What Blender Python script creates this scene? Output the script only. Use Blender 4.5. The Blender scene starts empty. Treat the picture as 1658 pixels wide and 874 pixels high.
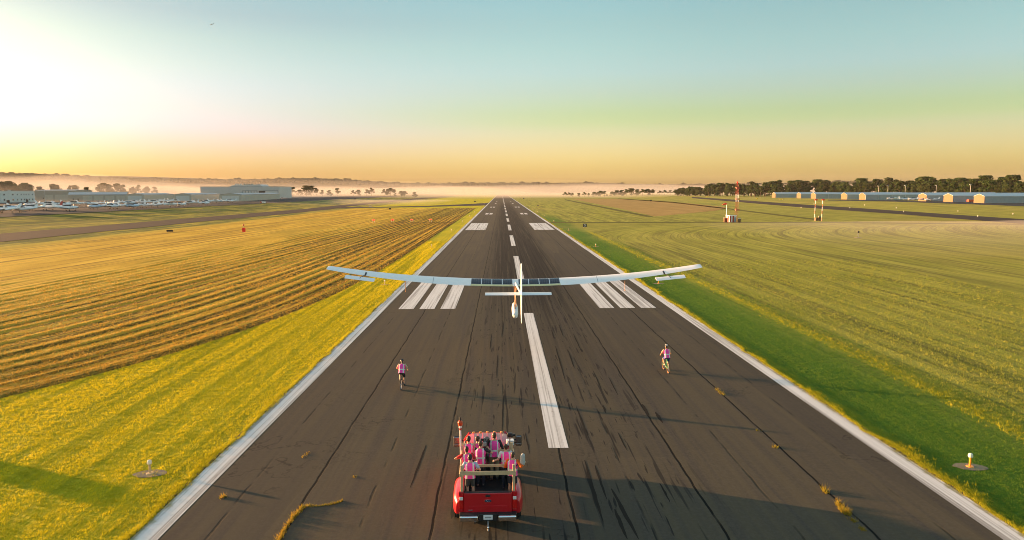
import bpy, bmesh, math, random
import numpy as np
from mathutils import Vector, Matrix, noise as mnoise

random.seed(7)
rng = np.random.default_rng(7)
R = math.radians
SC = bpy.context.scene
COL = SC.collection

# ------------------------------------------------------------------ camera, sky, sun, exposure
CAM_F, CAM_PITCH, CAM_YAW, CAM_ROLL = 1158.87, 0.109993, 0.014481, -0.002737
CAM_POS = Vector((-2.576, 0.0, 11.788))
PW, PH = 1658, 874
_fwd = Vector((math.sin(CAM_YAW)*math.cos(CAM_PITCH), math.cos(CAM_YAW)*math.cos(CAM_PITCH), -math.sin(CAM_PITCH)))
_rt = Vector((math.cos(CAM_YAW), -math.sin(CAM_YAW), 0))
_up = _rt.cross(_fwd)
_r2 = _rt*math.cos(CAM_ROLL) + _up*math.sin(CAM_ROLL)
_u2 = _up*math.cos(CAM_ROLL) - _rt*math.sin(CAM_ROLL)
cam = bpy.data.cameras.new('camera')
cam.sensor_width = 36
cam.lens = CAM_F/PW*36
cam.clip_start = 0.5
cam.clip_end = 20000
camo = bpy.data.objects.new('camera', cam)
COL.objects.link(camo)
camo.matrix_world = Matrix(((_r2.x, _u2.x, -_fwd.x, CAM_POS.x), (_r2.y, _u2.y, -_fwd.y, CAM_POS.y), (_r2.z, _u2.z, -_fwd.z, CAM_POS.z), (0, 0, 0, 1)))
SC.camera = camo

SUN_EL = R(4.8)
SUN_AZ = R(66.5)          # left of the runway heading
SUN_DIR = Vector((-math.sin(SUN_AZ)*math.cos(SUN_EL), math.cos(SUN_AZ)*math.cos(SUN_EL), math.sin(SUN_EL)))
world = bpy.data.worlds.new('World')
SC.world = world
world.use_nodes = True
wn, wl = world.node_tree.nodes, world.node_tree.links
wn.clear()
w_out = wn.new('ShaderNodeOutputWorld')
w_bg = wn.new('ShaderNodeBackground')
w_sky = wn.new('ShaderNodeTexSky')
w_sky.sky_type = 'NISHITA'
w_sky.sun_disc = False
w_sky.sun_elevation = SUN_EL
w_sky.sun_rotation = -SUN_AZ
w_sky.air_density = 1.0
w_sky.dust_density = 2.0
w_sky.ozone_density = 1.5
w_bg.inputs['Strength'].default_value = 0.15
# grade of the dawn air by elevation: orange at the horizon, yellow-green band, teal above; zenith out of frame raised as added fill
w_geo = wn.new('ShaderNodeTexCoord')
w_sep = wn.new('ShaderNodeSeparateXYZ')
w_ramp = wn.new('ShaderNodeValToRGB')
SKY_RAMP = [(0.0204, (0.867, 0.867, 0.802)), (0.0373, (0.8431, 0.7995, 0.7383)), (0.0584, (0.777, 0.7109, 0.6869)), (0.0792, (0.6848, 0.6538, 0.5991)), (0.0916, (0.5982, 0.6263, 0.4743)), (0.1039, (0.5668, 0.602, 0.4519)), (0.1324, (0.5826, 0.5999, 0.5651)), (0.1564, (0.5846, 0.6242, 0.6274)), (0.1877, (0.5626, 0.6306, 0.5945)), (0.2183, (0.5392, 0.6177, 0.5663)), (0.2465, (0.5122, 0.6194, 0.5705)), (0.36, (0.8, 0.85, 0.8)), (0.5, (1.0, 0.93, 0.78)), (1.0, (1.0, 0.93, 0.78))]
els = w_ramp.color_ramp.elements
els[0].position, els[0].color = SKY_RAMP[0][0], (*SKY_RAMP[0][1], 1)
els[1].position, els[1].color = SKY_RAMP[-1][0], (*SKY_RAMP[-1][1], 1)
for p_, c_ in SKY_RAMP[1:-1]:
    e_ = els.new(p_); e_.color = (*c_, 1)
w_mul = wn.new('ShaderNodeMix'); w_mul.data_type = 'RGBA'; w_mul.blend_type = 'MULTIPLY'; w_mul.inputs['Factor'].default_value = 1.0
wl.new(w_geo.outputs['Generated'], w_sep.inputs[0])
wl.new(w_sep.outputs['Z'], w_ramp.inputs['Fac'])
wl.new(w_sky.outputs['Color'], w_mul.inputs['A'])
# towards the sun the air is paler: a second grade mixed in by the direction
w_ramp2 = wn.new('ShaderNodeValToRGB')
SKY_RAMP2 = [(0.0204, (0.4006, 0.3806, 0.4331)), (0.0373, (0.4115, 0.4055, 0.5427)), (0.0584, (0.4214, 0.4001, 0.6374)), (0.0792, (0.4402, 0.4129, 0.6924)), (0.0916, (0.4418, 0.4249, 0.6608)), (0.1039, (0.4417, 0.4371, 0.6127)), (0.1324, (0.4408, 0.45, 0.563)), (0.1564, (0.4308, 0.4535, 0.5006)), (0.1877, (0.3997, 0.4351, 0.4425)), (0.2183, (0.3536, 0.3843, 0.4017)), (0.2465, (0.3406, 0.4032, 0.4083)), (0.36, (0.8, 0.85, 0.8)), (0.5, (1.0, 0.93, 0.78)), (1.0, (1.0, 0.93, 0.78))]  # last stops repeat the added zenith fill
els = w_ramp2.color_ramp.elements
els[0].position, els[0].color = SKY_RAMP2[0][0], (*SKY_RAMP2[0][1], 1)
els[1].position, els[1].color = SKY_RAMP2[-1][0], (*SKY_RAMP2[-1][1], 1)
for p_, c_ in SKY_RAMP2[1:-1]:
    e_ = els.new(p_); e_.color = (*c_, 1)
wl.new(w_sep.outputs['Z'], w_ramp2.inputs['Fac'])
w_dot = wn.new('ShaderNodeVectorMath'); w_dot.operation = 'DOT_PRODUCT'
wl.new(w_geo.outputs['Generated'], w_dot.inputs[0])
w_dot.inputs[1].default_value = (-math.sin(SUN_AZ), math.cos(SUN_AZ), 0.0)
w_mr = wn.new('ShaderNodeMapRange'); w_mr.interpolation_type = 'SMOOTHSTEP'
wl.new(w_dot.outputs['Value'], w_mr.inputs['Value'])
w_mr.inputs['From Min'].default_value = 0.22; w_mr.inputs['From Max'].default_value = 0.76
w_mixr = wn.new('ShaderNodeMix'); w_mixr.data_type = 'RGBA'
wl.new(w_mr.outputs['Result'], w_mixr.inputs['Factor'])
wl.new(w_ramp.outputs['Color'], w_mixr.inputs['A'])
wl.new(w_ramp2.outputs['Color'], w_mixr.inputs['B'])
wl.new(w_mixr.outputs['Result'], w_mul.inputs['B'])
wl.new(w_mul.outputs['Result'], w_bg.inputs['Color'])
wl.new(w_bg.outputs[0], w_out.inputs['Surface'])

sun = bpy.data.lights.new('sun', 'SUN')
sun.energy = 5.0
sun.angle = R(0.6)
sun.color = (1.0, 0.54, 0.24)
suno = bpy.data.objects.new('sun', sun)
COL.objects.link(suno)
suno.rotation_euler = SUN_DIR.to_track_quat('Z', 'Y').to_euler()

SC.view_settings.view_transform = 'Standard'
SC.view_settings.look = 'None'
SC.view_settings.gamma = 1.0
SC.view_settings.use_curve_mapping = False
SC.view_settings.exposure = 2.15
SC.render.engine = 'CYCLES'
cy = SC.cycles
cy.use_denoising = True
try:
    cy.denoiser = 'OPENIMAGEDENOISE'
except Exception:
    pass
cy.filter_width = 0.95
cy.max_bounces = 6
cy.diffuse_bounces = 2
cy.glossy_bounces = 2
cy.transmission_bounces = 3
cy.volume_bounces = 1
cy.transparent_max_bounces = 6
cy.sample_clamp_indirect = 5.0

# ------------------------------------------------------------------ helpers
def sstep(t):
    t = np.clip(t, 0, 1)
    return t*t*(3-2*t)

def terrain(x, y):
    x = np.asarray(x, float); y = np.asarray(y, float)
    left = 2.5*sstep((-150-x)/80)
    right = 3.0*sstep((x-180)/130)*sstep((y-200)/350)
    return left + right

def ray(px, py):
    return _fwd + _r2*((px-PW/2)/CAM_F) - _u2*((py-PH/2)/CAM_F)

def at(px, py, z=None):
    """the point of the ground (or of the level z) seen at a pixel of the photograph"""
    d = ray(px, py)
    zz = 0.0 if z is None else z
    for _ in range(12 if z is None else 1):
        g = CAM_POS + d*((zz-CAM_POS.z)/d.z)
        if z is None:
            zz = 0.5*zz + 0.5*float(terrain(g.x, g.y))
    return Vector((g.x, g.y, zz))

def at_y(px, py, Y):
    d = ray(px, py)
    return CAM_POS + d*(Y/d.y)

def link(o, parent=None):
    COL.objects.link(o)
    if parent is not None:
        o.parent = parent
    return o

def tag(o, label=None, cat=None, group=None, kind=None):
    if label: o['label'] = label
    if cat: o['category'] = cat
    if group: o['group'] = group
    if kind: o['kind'] = kind
    return o

def empty(name, loc=(0, 0, 0), rz=0.0, label=None, cat=None, group=None, parent=None):
    o = bpy.data.objects.new(name, None)
    o.empty_display_size = 0.2
    o.location = loc
    o.rotation_euler = (0, 0, rz)
    link(o, parent)
    return tag(o, label, cat, group)

def copy_tree(o, parent=None, label=None, group=None, loc=None, rz=None, scale=None):
    c = o.copy()
    COL.objects.link(c)
    c.parent = parent
    if parent is None:
        if label: c['label'] = label
        if group: c['group'] = group
        if loc is not None: c.location = loc
        if rz is not None: c.rotation_euler = (0, 0, rz)
        if scale is not None: c.scale = (scale, scale, scale) if not hasattr(scale, '__len__') else scale
    for ch in list(o.children):
        copy_tree(ch, c)
    return c

class MB:
    """collects boxes, tubes and lofts, then links them as one mesh object"""
    def __init__(s):
        s.v = []; s.f = []; s.m = []
    def add(s, verts, faces, mi=0, M=None):
        n = len(s.v)
        for p in verts:
            p = Vector(p)
            s.v.append(M @ p if M is not None else p)
        for f in faces:
            s.f.append(tuple(n+i for i in f)); s.m.append(mi)
        return s
    def box(s, c, d, M=None, mi=0, taper=(1, 1)):
        x, y, z = d[0]/2, d[1]/2, d[2]/2
        tx, ty = taper
        vs = [(-x, -y, -z), (x, -y, -z), (x, y, -z), (-x, y, -z), (-x*tx, -y*ty, z), (x*tx, -y*ty, z), (x*tx, y*ty, z), (-x*tx, y*ty, z)]
        vs = [Vector(v)+Vector(c) for v in vs]
        return s.add(vs, [(3, 2, 1, 0), (4, 5, 6, 7), (0, 1, 5, 4), (1, 2, 6, 5), (2, 3, 7, 6), (3, 0, 4, 7)], mi, M)
    def rbox(s, c, d, b=0.02, M=None, mi=0):
        """box with chamfered edges"""
        bm = bmesh.new()
        bmesh.ops.create_cube(bm, size=1)
        for v in bm.verts:
            v.co = Vector((v.co.x*d[0], v.co.y*d[1], v.co.z*d[2]))
        bmesh.ops.bevel(bm, geom=list(bm.edges), offset=min(b, 0.45*min(d)), segments=2, affect='EDGES', profile=0.5)
        bm.verts.ensure_lookup_table()
        s.add([v.co+Vector(c) for v in bm.verts], [[v.index for v in f.verts] for f in bm.faces], mi, M)
        bm.free()
        return s
    def rings(s, rings, closed=True, caps=True, mi=0, M=None):
        n = len(rings[0]); vs = [p for r in rings for p in r]; fs = []
        for k in range(len(rings)-1):
            for i in range(n if closed else n-1):
                j = (i+1) % n
                fs.append((k*n+i, k*n+j, (k+1)*n+j, (k+1)*n+i))
        if caps:
            fs.append(tuple(reversed(range(n)))); fs.append(tuple((len(rings)-1)*n+i for i in range(n)))
        return s.add(vs, fs, mi, M)
    def tube(s, a, b, r1, r2=None, n=8, mi=0, M=None, caps=True):
        a, b = Vector(a), Vector(b)
        r2 = r1 if r2 is None else r2
        d = (b-a)
        q = d.to_track_quat('Z', 'Y')
        rs = []
        for c, r in ((a, r1), (b, r2)):
            rs.append([c + q @ Vector((r*math.cos(2*math.pi*i/n), r*math.sin(2*math.pi*i/n), 0)) for i in range(n)])
        return s.rings(rs, mi=mi, M=M, caps=caps)
    def path(s, pts, r, n=6, mi=0, M=None):
        for a, b in zip(pts[:-1], pts[1:]):
            s.tube(a, b, r, n=n, mi=mi, M=M)
        return s
    def ball(s, c, r, n=10, m=6, mi=0, M=None):
        r = r if hasattr(r, '__len__') else (r, r, r)
        rs = []
        for k in range(m+1):
            a = math.pi*k/m
            sa = max(math.sin(a), 0.02)
            rs.append([Vector((c[0]+r[0]*sa*math.cos(2*math.pi*i/n), c[1]+r[1]*sa*math.sin(2*math.pi*i/n), c[2]-r[2]*math.cos(a))) for i in range(n)])
        return s.rings(rs, mi=mi, M=M)
    def capsule(s, a, b, r1, r2=None, n=10):
        r2 = r1 if r2 is None else r2
        a, b = Vector(a), Vector(b)
        d = b-a
        L = d.length
        q = d.to_track_quat('Z', 'Y') if L > 1e-6 else Matrix.Identity(3).to_quaternion()
        rs = []
        prof = [(-1, .05), (-.85, .53), (-.5, .866), (0, 1)]
        for h, w in prof:
            rs.append((a, h*r1, w*r1))
        for h, w in reversed(prof):
            rs.append((b, -h*r2, w*r2))
        out = []
        for c, h, w in rs:
            out.append([c + q @ Vector((w*math.cos(2*math.pi*i/n), w*math.sin(2*math.pi*i/n), h)) for i in range(n)])
        return s.rings(out)
    def torus(s, c, Rr, r, axis='x', n=28, m=6, mi=0, M=None):
        rs = []
        for k in range(n+1):
            a = 2*math.pi*k/n
            ring = []
            for i in range(m):
                b = 2*math.pi*i/m
                q = (Rr + r*math.cos(b))
                u, v, w = q*math.cos(a), q*math.sin(a), r*math.sin(b)
                p = (w, u, v) if axis == 'x' else ((u, w, v) if axis == 'y' else (u, v, w))
                ring.append(Vector(p)+Vector(c))
            rs.append(ring)
        return s.rings(rs, caps=False, mi=mi, M=M)
    def prism(s, poly, axis, a, b, mi=0, M=None):
        """polygon (two coordinates) pushed out along an axis from a to b"""
        def P(u, v, w):
            return {'x': (w, u, v), 'y': (u, w, v), 'z': (u, v, w)}[axis]
        return s.rings([[Vector(P(u, v, a)) for u, v in poly], [Vector(P(u, v, b)) for u, v in poly]], mi=mi, M=M)
    def mesh(s, name, mats, smooth=False):
        me = bpy.data.meshes.new(name)
        me.from_pydata([tuple(v) for v in s.v], [], s.f)
        mats = mats if isinstance(mats, (list, tuple)) else [mats]
        for m in mats: me.materials.append(m)
        me.polygons.foreach_set('material_index', s.m)
        if smooth:
            me.polygons.foreach_set('use_smooth', [True]*len(s.f))
        bm = bmesh.new(); bm.from_mesh(me)
        bmesh.ops.recalc_face_normals(bm, faces=bm.faces)
        bm.to_mesh(me); bm.free()
        if smooth:
            try: me.set_sharp_from_angle(angle=R(40))
            except Exception: pass
        me.update()
        return me
    def build(s, name, mats, parent=None, smooth=False, loc=None, rz=None, **tags):
        o = bpy.data.objects.new(name, s.mesh(name, mats, smooth))
        link(o, parent)
        if loc is not None: o.location = loc
        if rz is not None: o.rotation_euler = (0, 0, rz)
        return tag(o, **tags)

def np_mesh(name, verts, tris_or_quads, mat, smooth=False):
    """large mesh from numpy arrays"""
    me = bpy.data.meshes.new(name)
    nv = len(verts); k = tris_or_quads.shape[1]; nf = len(tris_or_quads)
    me.vertices.add(nv)
    me.vertices.foreach_set('co', verts.astype(np.float32).ravel())
    me.loops.add(nf*k)
    me.loops.foreach_set('vertex_index', tris_or_quads.astype(np.int32).ravel())
    me.polygons.add(nf)
    me.polygons.foreach_set('loop_start', np.arange(0, nf*k, k, dtype=np.int32))
    me.polygons.foreach_set('use_smooth', [smooth]*nf)
    me.materials.append(mat)
    me.update(calc_edges=True)
    me.validate()
    return me

def add_attr(me, name, vals):
    a = me.attributes.new(name, 'FLOAT', 'POINT')
    a.data.foreach_set('value', np.asarray(vals, np.float32))

def grid_mesh(name, X, Y, Z, mat, smooth=True):
    ny, nx = X.shape
    v = np.stack([X.ravel(), Y.ravel(), Z.ravel()], 1)
    i = np.arange(ny*nx).reshape(ny, nx)
    q = np.stack([i[:-1, :-1].ravel(), i[:-1, 1:].ravel(), i[1:, 1:].ravel(), i[1:, :-1].ravel()], 1)
    return np_mesh(name, v, q, mat, smooth)

# ------------------------------------------------------------------ materials
class NT:
    """small helper round a node tree"""
    def __init__(s, name):
        s.mat = bpy.data.materials.new(name)
        s.mat.use_nodes = True
        s.t = s.mat.node_tree
        s.b = s.t.nodes['Principled BSDF']
        s.pos = None
    def n(s, kind, **kw):
        nd = s.t.nodes.new(kind)
        for k, v in kw.items(): setattr(nd, k, v)
        return nd
    def l(s, a, b): s.t.links.new(a, b)
    def xyz(s):
        if s.pos is None:
            g = s.n('ShaderNodeNewGeometry'); sp = s.n('ShaderNodeSeparateXYZ')
            s.l(g.outputs['Position'], sp.inputs[0])
            s.pos = (g.outputs['Position'], sp.outputs[0], sp.outputs[1], sp.outputs[2])
        return s.pos
    def m(s, op, a, b=0.0, c=0.0, clamp=False):
        nd = s.n('ShaderNodeMath', operation=op, use_clamp=clamp)
        for i, v in enumerate((a, b, c)):
            if isinstance(v, (int, float)): nd.inputs[i].default_value = v
            else: s.l(v, nd.inputs[i])
        return nd.outputs[0]
    def vec(s, x, y, z):
        nd = s.n('ShaderNodeCombineXYZ')
        for i, v in enumerate((x, y, z)):
            if isinstance(v, (int, float)): nd.inputs[i].default_value = v
            else: s.l(v, nd.inputs[i])
        return nd.outputs[0]
    def scaled(s, sx, sy, sz=1.0, src=None):
        nd = s.n('ShaderNodeVectorMath', operation='MULTIPLY')
        s.l(src if src is not None else s.xyz()[0], nd.inputs[0])
        nd.inputs[1].default_value = (sx, sy, sz)
        return nd.outputs[0]
    def noise(s, vec, scale=1.0, detail=3.0, rough=0.55, dist=0.0):
        nd = s.n('ShaderNodeTexNoise')
        nd.inputs['Scale'].default_value = scale; nd.inputs['Detail'].default_value = detail
        nd.inputs['Roughness'].default_value = rough; nd.inputs['Distortion'].default_value = dist
        s.l(vec, nd.inputs['Vector'])
        return nd.outputs['Fac']
    def step(s, v, lo, hi):
        nd = s.n('ShaderNodeMapRange', interpolation_type='SMOOTHSTEP')
        s.l(v, nd.inputs['Value'])
        nd.inputs['From Min'].default_value = lo; nd.inputs['From Max'].default_value = hi
        return nd.outputs['Result']
    def mix(s, fac, a, b, blend='MIX'):
        nd = s.n('ShaderNodeMix', data_type='RGBA', blend_type=blend)
        for sock, v in ((nd.inputs['Factor'], fac), (nd.inputs['A'], a), (nd.inputs['B'], b)):
            if isinstance(v, (int, float)): sock.default_value = v
            elif isinstance(v, (tuple, list)): sock.default_value = (*v, 1) if len(v) == 3 else v
            else: s.l(v, sock)
        return nd.outputs['Result']
    def attr(s, name):
        nd = s.n('ShaderNodeAttribute', attribute_name=name)
        return nd.outputs['Fac']
    def base(s, c): 
        if isinstance(c, (tuple, list)): s.b.inputs['Base Color'].default_value = (*c, 1)
        else: s.l(c, s.b.inputs['Base Color'])
    def set(s, **kw):
        for k, v in kw.items():
            k = {'rough': 'Roughness', 'metal': 'Metallic', 'spec': 'Specular IOR Level', 'coat': 'Coat Weight', 'emit': 'Emission Strength'}.get(k, k)
            if isinstance(v, (int, float)): s.b.inputs[k].default_value = v
            else: s.l(v, s.b.inputs[k])
    def bump(s, h, strength=0.5, dist=0.05):
        nd = s.n('ShaderNodeBump')
        nd.inputs['Strength'].default_value = strength; nd.inputs['Distance'].default_value = dist
        s.l(h, nd.inputs['Height'])
        s.l(nd.outputs[0], s.b.inputs['Normal'])

def objcoord(t):
    nd = t.n('ShaderNodeTexCoord')
    return nd.outputs['Object']

def simple(name, c, rough=0.6, metal=0.0, var=0.12, scale=6.0, spec=0.5, coat=0.0, emit=None, bump=0.0):
    t = NT(name)
    oc = objcoord(t)
    nz = t.noise(oc, scale, 3.0)
    lo = tuple(x*(1-var) for x in c); hi = tuple(min(1, x*(1+var)) for x in c)
    t.base(t.mix(nz, lo, hi))
    t.set(rough=rough, metal=metal, spec=spec, coat=coat)
    if emit:
        t.b.inputs['Emission Color'].default_value = (*emit[0], 1)
        t.set(emit=emit[1])
    if bump:
        t.bump(t.noise(oc, scale*3, 3.0), bump, 0.02)
    return t.mat

M = {}
def mat(name, *a, **k):
    M[name] = simple(name, *a, **k)
    return M[name]
mat('white_paint', (.78, .79, .78), .35, var=.05, scale=1.5)
mat('grey_paint', (.30, .31, .31), .5)
mat('black_plastic', (.018, .018, .02), .45)
mat('rubber', (.022, .021, .02), .85, bump=.3)
mat('dark_glass', (.02, .025, .03), .08, var=.1)
mat('chrome', (.75, .75, .76), .16, 1.0, var=.05)
mat('steel', (.42, .42, .43), .38, .9)
mat('red_paint', (.52, .008, .016), .28, var=.06, coat=.6, scale=2)
mat('pine_wood', (.58, .42, .24), .7, var=.25, scale=9)
mat('orange_plastic', (.58, .065, .012), .4)
mat('sign_black', (.015, .015, .016), .5)
mat('sign_yellow', (.75, .50, .02), .5)
mat('tower_red', (.36, .035, .02), .55)
mat('concrete', (.20, .165, .125), .9, var=.25, scale=4, bump=.3)
mat('beige_metal', (.50, .45, .36), .6, var=.10, scale=.4)
mat('tan_metal', (.40, .34, .27), .6, var=.10, scale=.4)
mat('office_wall', (.66, .65, .60), .7, var=.08, scale=.3)
mat('pale_grey_metal', (.54, .53, .50), .5, var=.08, scale=.25)
mat('roof_metal', (.26, .28, .29), .45, .2, var=.12, scale=.3)
mat('blue_metal', (.30, .335, .335), .5, .1, var=.12, scale=.5)
mat('pale_roof', (.50, .53, .53), .4, .2, var=.10, scale=.4)
mat('cream_metal', (.155, .082, .028), .6, var=.06, scale=.6)
mat('door_white', (.62, .61, .57), .5, var=.05)
mat('bark', (.09, .065, .045), .9, var=.3)
mat('lamp_white', (.8, .75, .62), .3)
mat('wing_film', (.92, .90, .87), .45, .0, var=.05, scale=2.5)
mat('wing_edge', (.72, .66, .34), .4)
mat('white_gloss', (.86, .86, .85), .25, var=.04)
mat('carbon', (.03, .03, .035), .35)
mat('strut_orange', (.62, .27, .10), .5)
mat('red_lamp', (.8, .03, .02), .3, emit=((1, .06, .02), 2.2))
mat('fin_red', (.35, .03, .03), .35)
mat('plane_blue', (.48, .62, .74), .35)
mat('tail_red', (.55, .01, .01), .2)
mat('tail_white', (.75, .74, .72), .2)
mat('amber_lamp', (.85, .30, .03), .25)
mat('plate_white', (.72, .73, .75), .5)
mat('emblem_blue', (.01, .02, .08), .25)
mat('fur_grey', (.46, .45, .43), .95, bump=.8, scale=14)
mat('bike_green', (.05, .42, .16), .35)
mat('bike_black', (.02, .02, .022), .35)
mat('leather', (.03, .025, .02), .6)
mat('orange_flag', (.80, .03, .02), .7)

def m_runway():
    t = NT('runway_asphalt')
    P, x, y, z = t.xyz()
    n1 = t.noise(t.scaled(.25, .06), 1.0, 4)
    n2 = t.noise(t.scaled(1, 1), 9.0, 4, .7)
    streak = t.noise(t.scaled(2.2, .035), 1.0, 4, .6)
    col = t.mix(n1, (.073, .060, .038), (.099, .083, .051))
    col = t.mix(t.step(streak, .35, .75), col, (.058, .050, .043))
    # fine aggregate
    col = t.mix(t.m('MULTIPLY', t.step(n2, .35, .75), .45), col, (.115, .10, .075))
    # panels laid at slightly different times
    pan = t.n('ShaderNodeTexVoronoi', distance='CHEBYCHEV'); pan.inputs['Scale'].default_value = 1.0
    t.l(t.scaled(.197, .012), pan.inputs['Vector'])
    vv = t.n('ShaderNodeSeparateColor'); t.l(pan.outputs['Color'], vv.inputs[0])
    col = t.mix(t.m('MULTIPLY', vv.outputs[0], .38), col, (.045, .040, .036))
    # rubber laid down round the centreline
    ax = t.m('ABSOLUTE', x)
    band = t.m('SUBTRACT', 1.0, t.step(t.m('ABSOLUTE', t.m('SUBTRACT', x, .8)), 2.2, 6.8))
    yb = t.m('MULTIPLY', t.step(y, 30, 110), t.m('SUBTRACT', 1.0, t.step(y, 420, 900)))
    tr = t.noise(t.scaled(3.2, .012), 1.0, 3, .6)
    rub = t.m('MULTIPLY', t.m('MULTIPLY', band, yb), t.m('ADD', .45, t.step(tr, .3, .65)), clamp=True)
    col = t.mix(t.m('MULTIPLY', rub, .92), col, (.016, .015, .014))
    mk3 = t.noise(t.scaled(2.7, .026), 1.3, 3, .6)
    col = t.mix(t.m('MULTIPLY', t.m('MULTIPLY', t.m('MULTIPLY', t.step(mk3, .50, .60), band), yb), .9), col, (.009, .009, .009))
    # separate tyre marks
    mk = t.noise(t.scaled(3.6, .16), 1.0, 2, .5)
    mk2 = t.noise(t.scaled(2.6, .22), 1.7, 2, .5)
    near = t.m('SUBTRACT', 1.0, t.step(ax, 3.0, 7.0))
    marks = t.m('MULTIPLY', t.m('MAXIMUM', t.step(mk, .60, .68), t.step(mk2, .64, .70)), near)
    col = t.mix(t.m('MULTIPLY', marks, .85), col, (.014, .014, .014))
    # construction joints along the runway
    wob = t.m('MULTIPLY', t.m('SUBTRACT', t.noise(t.scaled(0, .35), 1.0, 4), .5), .22)
    xw = t.m('ADD', x, wob)
    def joint(per, off):
        a = t.m('ADD', xw, off+per*40)
        r = t.m('MODULO', a, per)
        return t.m('ABSOLUTE', t.m('SUBTRACT', r, per/2))
    d1 = joint(5.08, 2.54)
    jn = t.noise(t.scaled(.1, .5), 1.0, 3)
    j1 = t.m('MULTIPLY', t.m('SUBTRACT', 1.0, t.step(d1, .028, .060)), t.m('ADD', .55, t.step(jn, .3, .6)), clamp=True)
    d2 = joint(5.08, 0.0)
    j2 = t.m('MULTIPLY', t.m('SUBTRACT', 1.0, t.step(d2, .02, .07)), t.m('MULTIPLY', t.step(jn, .42, .62), .55))
    col = t.mix(t.m('MAXIMUM', j1, j2), col, (.008, .008, .007))
    # irregular cross cracks
    cr = t.n('ShaderNodeTexVoronoi', feature='DISTANCE_TO_EDGE'); cr.inputs['Scale'].default_value = 1.0
    dn = t.n('ShaderNodeTexNoise'); dn.inputs['Scale'].default_value = .6; dn.inputs['Detail'].default_value = 4
    t.l(P, dn.inputs['Vector'])
    av = t.n('ShaderNodeVectorMath', operation='MULTIPLY_ADD'); t.l(dn.outputs['Color'], av.inputs[0]); av.inputs[1].default_value = (1.1, 1.1, 0); t.l(t.scaled(.085, .10), av.inputs[2])
    t.l(av.outputs[0], cr.inputs['Vector'])
    crk = t.m('MULTIPLY', t.m('SUBTRACT', 1.0, t.step(cr.outputs['Distance'], .002, .009)), t.step(t.noise(t.scaled(.08, .08), 1.0, 2), .45, .6))
    col = t.mix(t.m('MULTIPLY', crk, .55), col, (.02, .018, .016))
    t.base(col)
    t.set(rough=.95, spec=.10)
    t.bump(t.m('ADD', n2, t.m('MULTIPLY', t.m('MAXIMUM', j1, j2), -2.0)), .22, .02)
    return t.mat
M['runway'] = m_runway()

def m_mark():
    t = NT('runway_paint')
    P, x, y, z = t.xyz()
    s1 = t.noise(t.scaled(4.2, .03), 1.0, 5, .7)
    s2 = t.noise(t.scaled(1, 1), 5.0, 5, .7)
    s3 = t.noise(t.scaled(.2, .1), 1.0, 3, .7)
    wear = t.m('MULTIPLY', t.step(s1, .46, .62), .70)
    wear = t.m('ADD', wear, t.m('MULTIPLY', t.step(s2, .56, .72), .30), clamp=True)
    col = t.mix(s3, (.58, .57, .55), (.74, .73, .71))
    col = t.mix(wear, col, (.17, .15, .13))
    ax = t.m('ABSOLUTE', x)
    ed = t.m('ADD', ax, t.m('MULTIPLY', t.m('SUBTRACT', t.noise(t.scaled(.9, .9), 1.0, 5, .75), .5), 1.1))
    col = t.mix(t.m('MULTIPLY', t.step(ed, 15.02, 15.28), .85), col, (.20, .18, .045))
    t.base(col); t.set(rough=.75, spec=.3)
    t.bump(s2, .2, .01)
    return t.mat
M['paint'] = m_mark()

def m_tar(name, a, b):
    t = NT(name)
    P, x, y, z = t.xyz()
    n1 = t.noise(t.scaled(.08, .02), 1.0, 4)
    n2 = t.noise(t.scaled(.6, .05), 1.0, 4)
    n3 = t.noise(t.scaled(1, 1), 3.0, 4)
    col = t.mix(n1, a, b)
    col = t.mix(t.m('MULTIPLY', t.step(n2, .5, .7), .4), col, tuple(q*.6 for q in a))
    t.base(col); t.set(rough=1.0, spec=.04)
    t.bump(n3, .25, .03)
    return t.mat
M['taxi'] = m_tar('taxiway_asphalt', (.056, .046, .040), (.078, .064, .056))
M['apron'] = m_tar('apron_asphalt', (.040, .046, .053), (.060, .067, .074))

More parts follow.
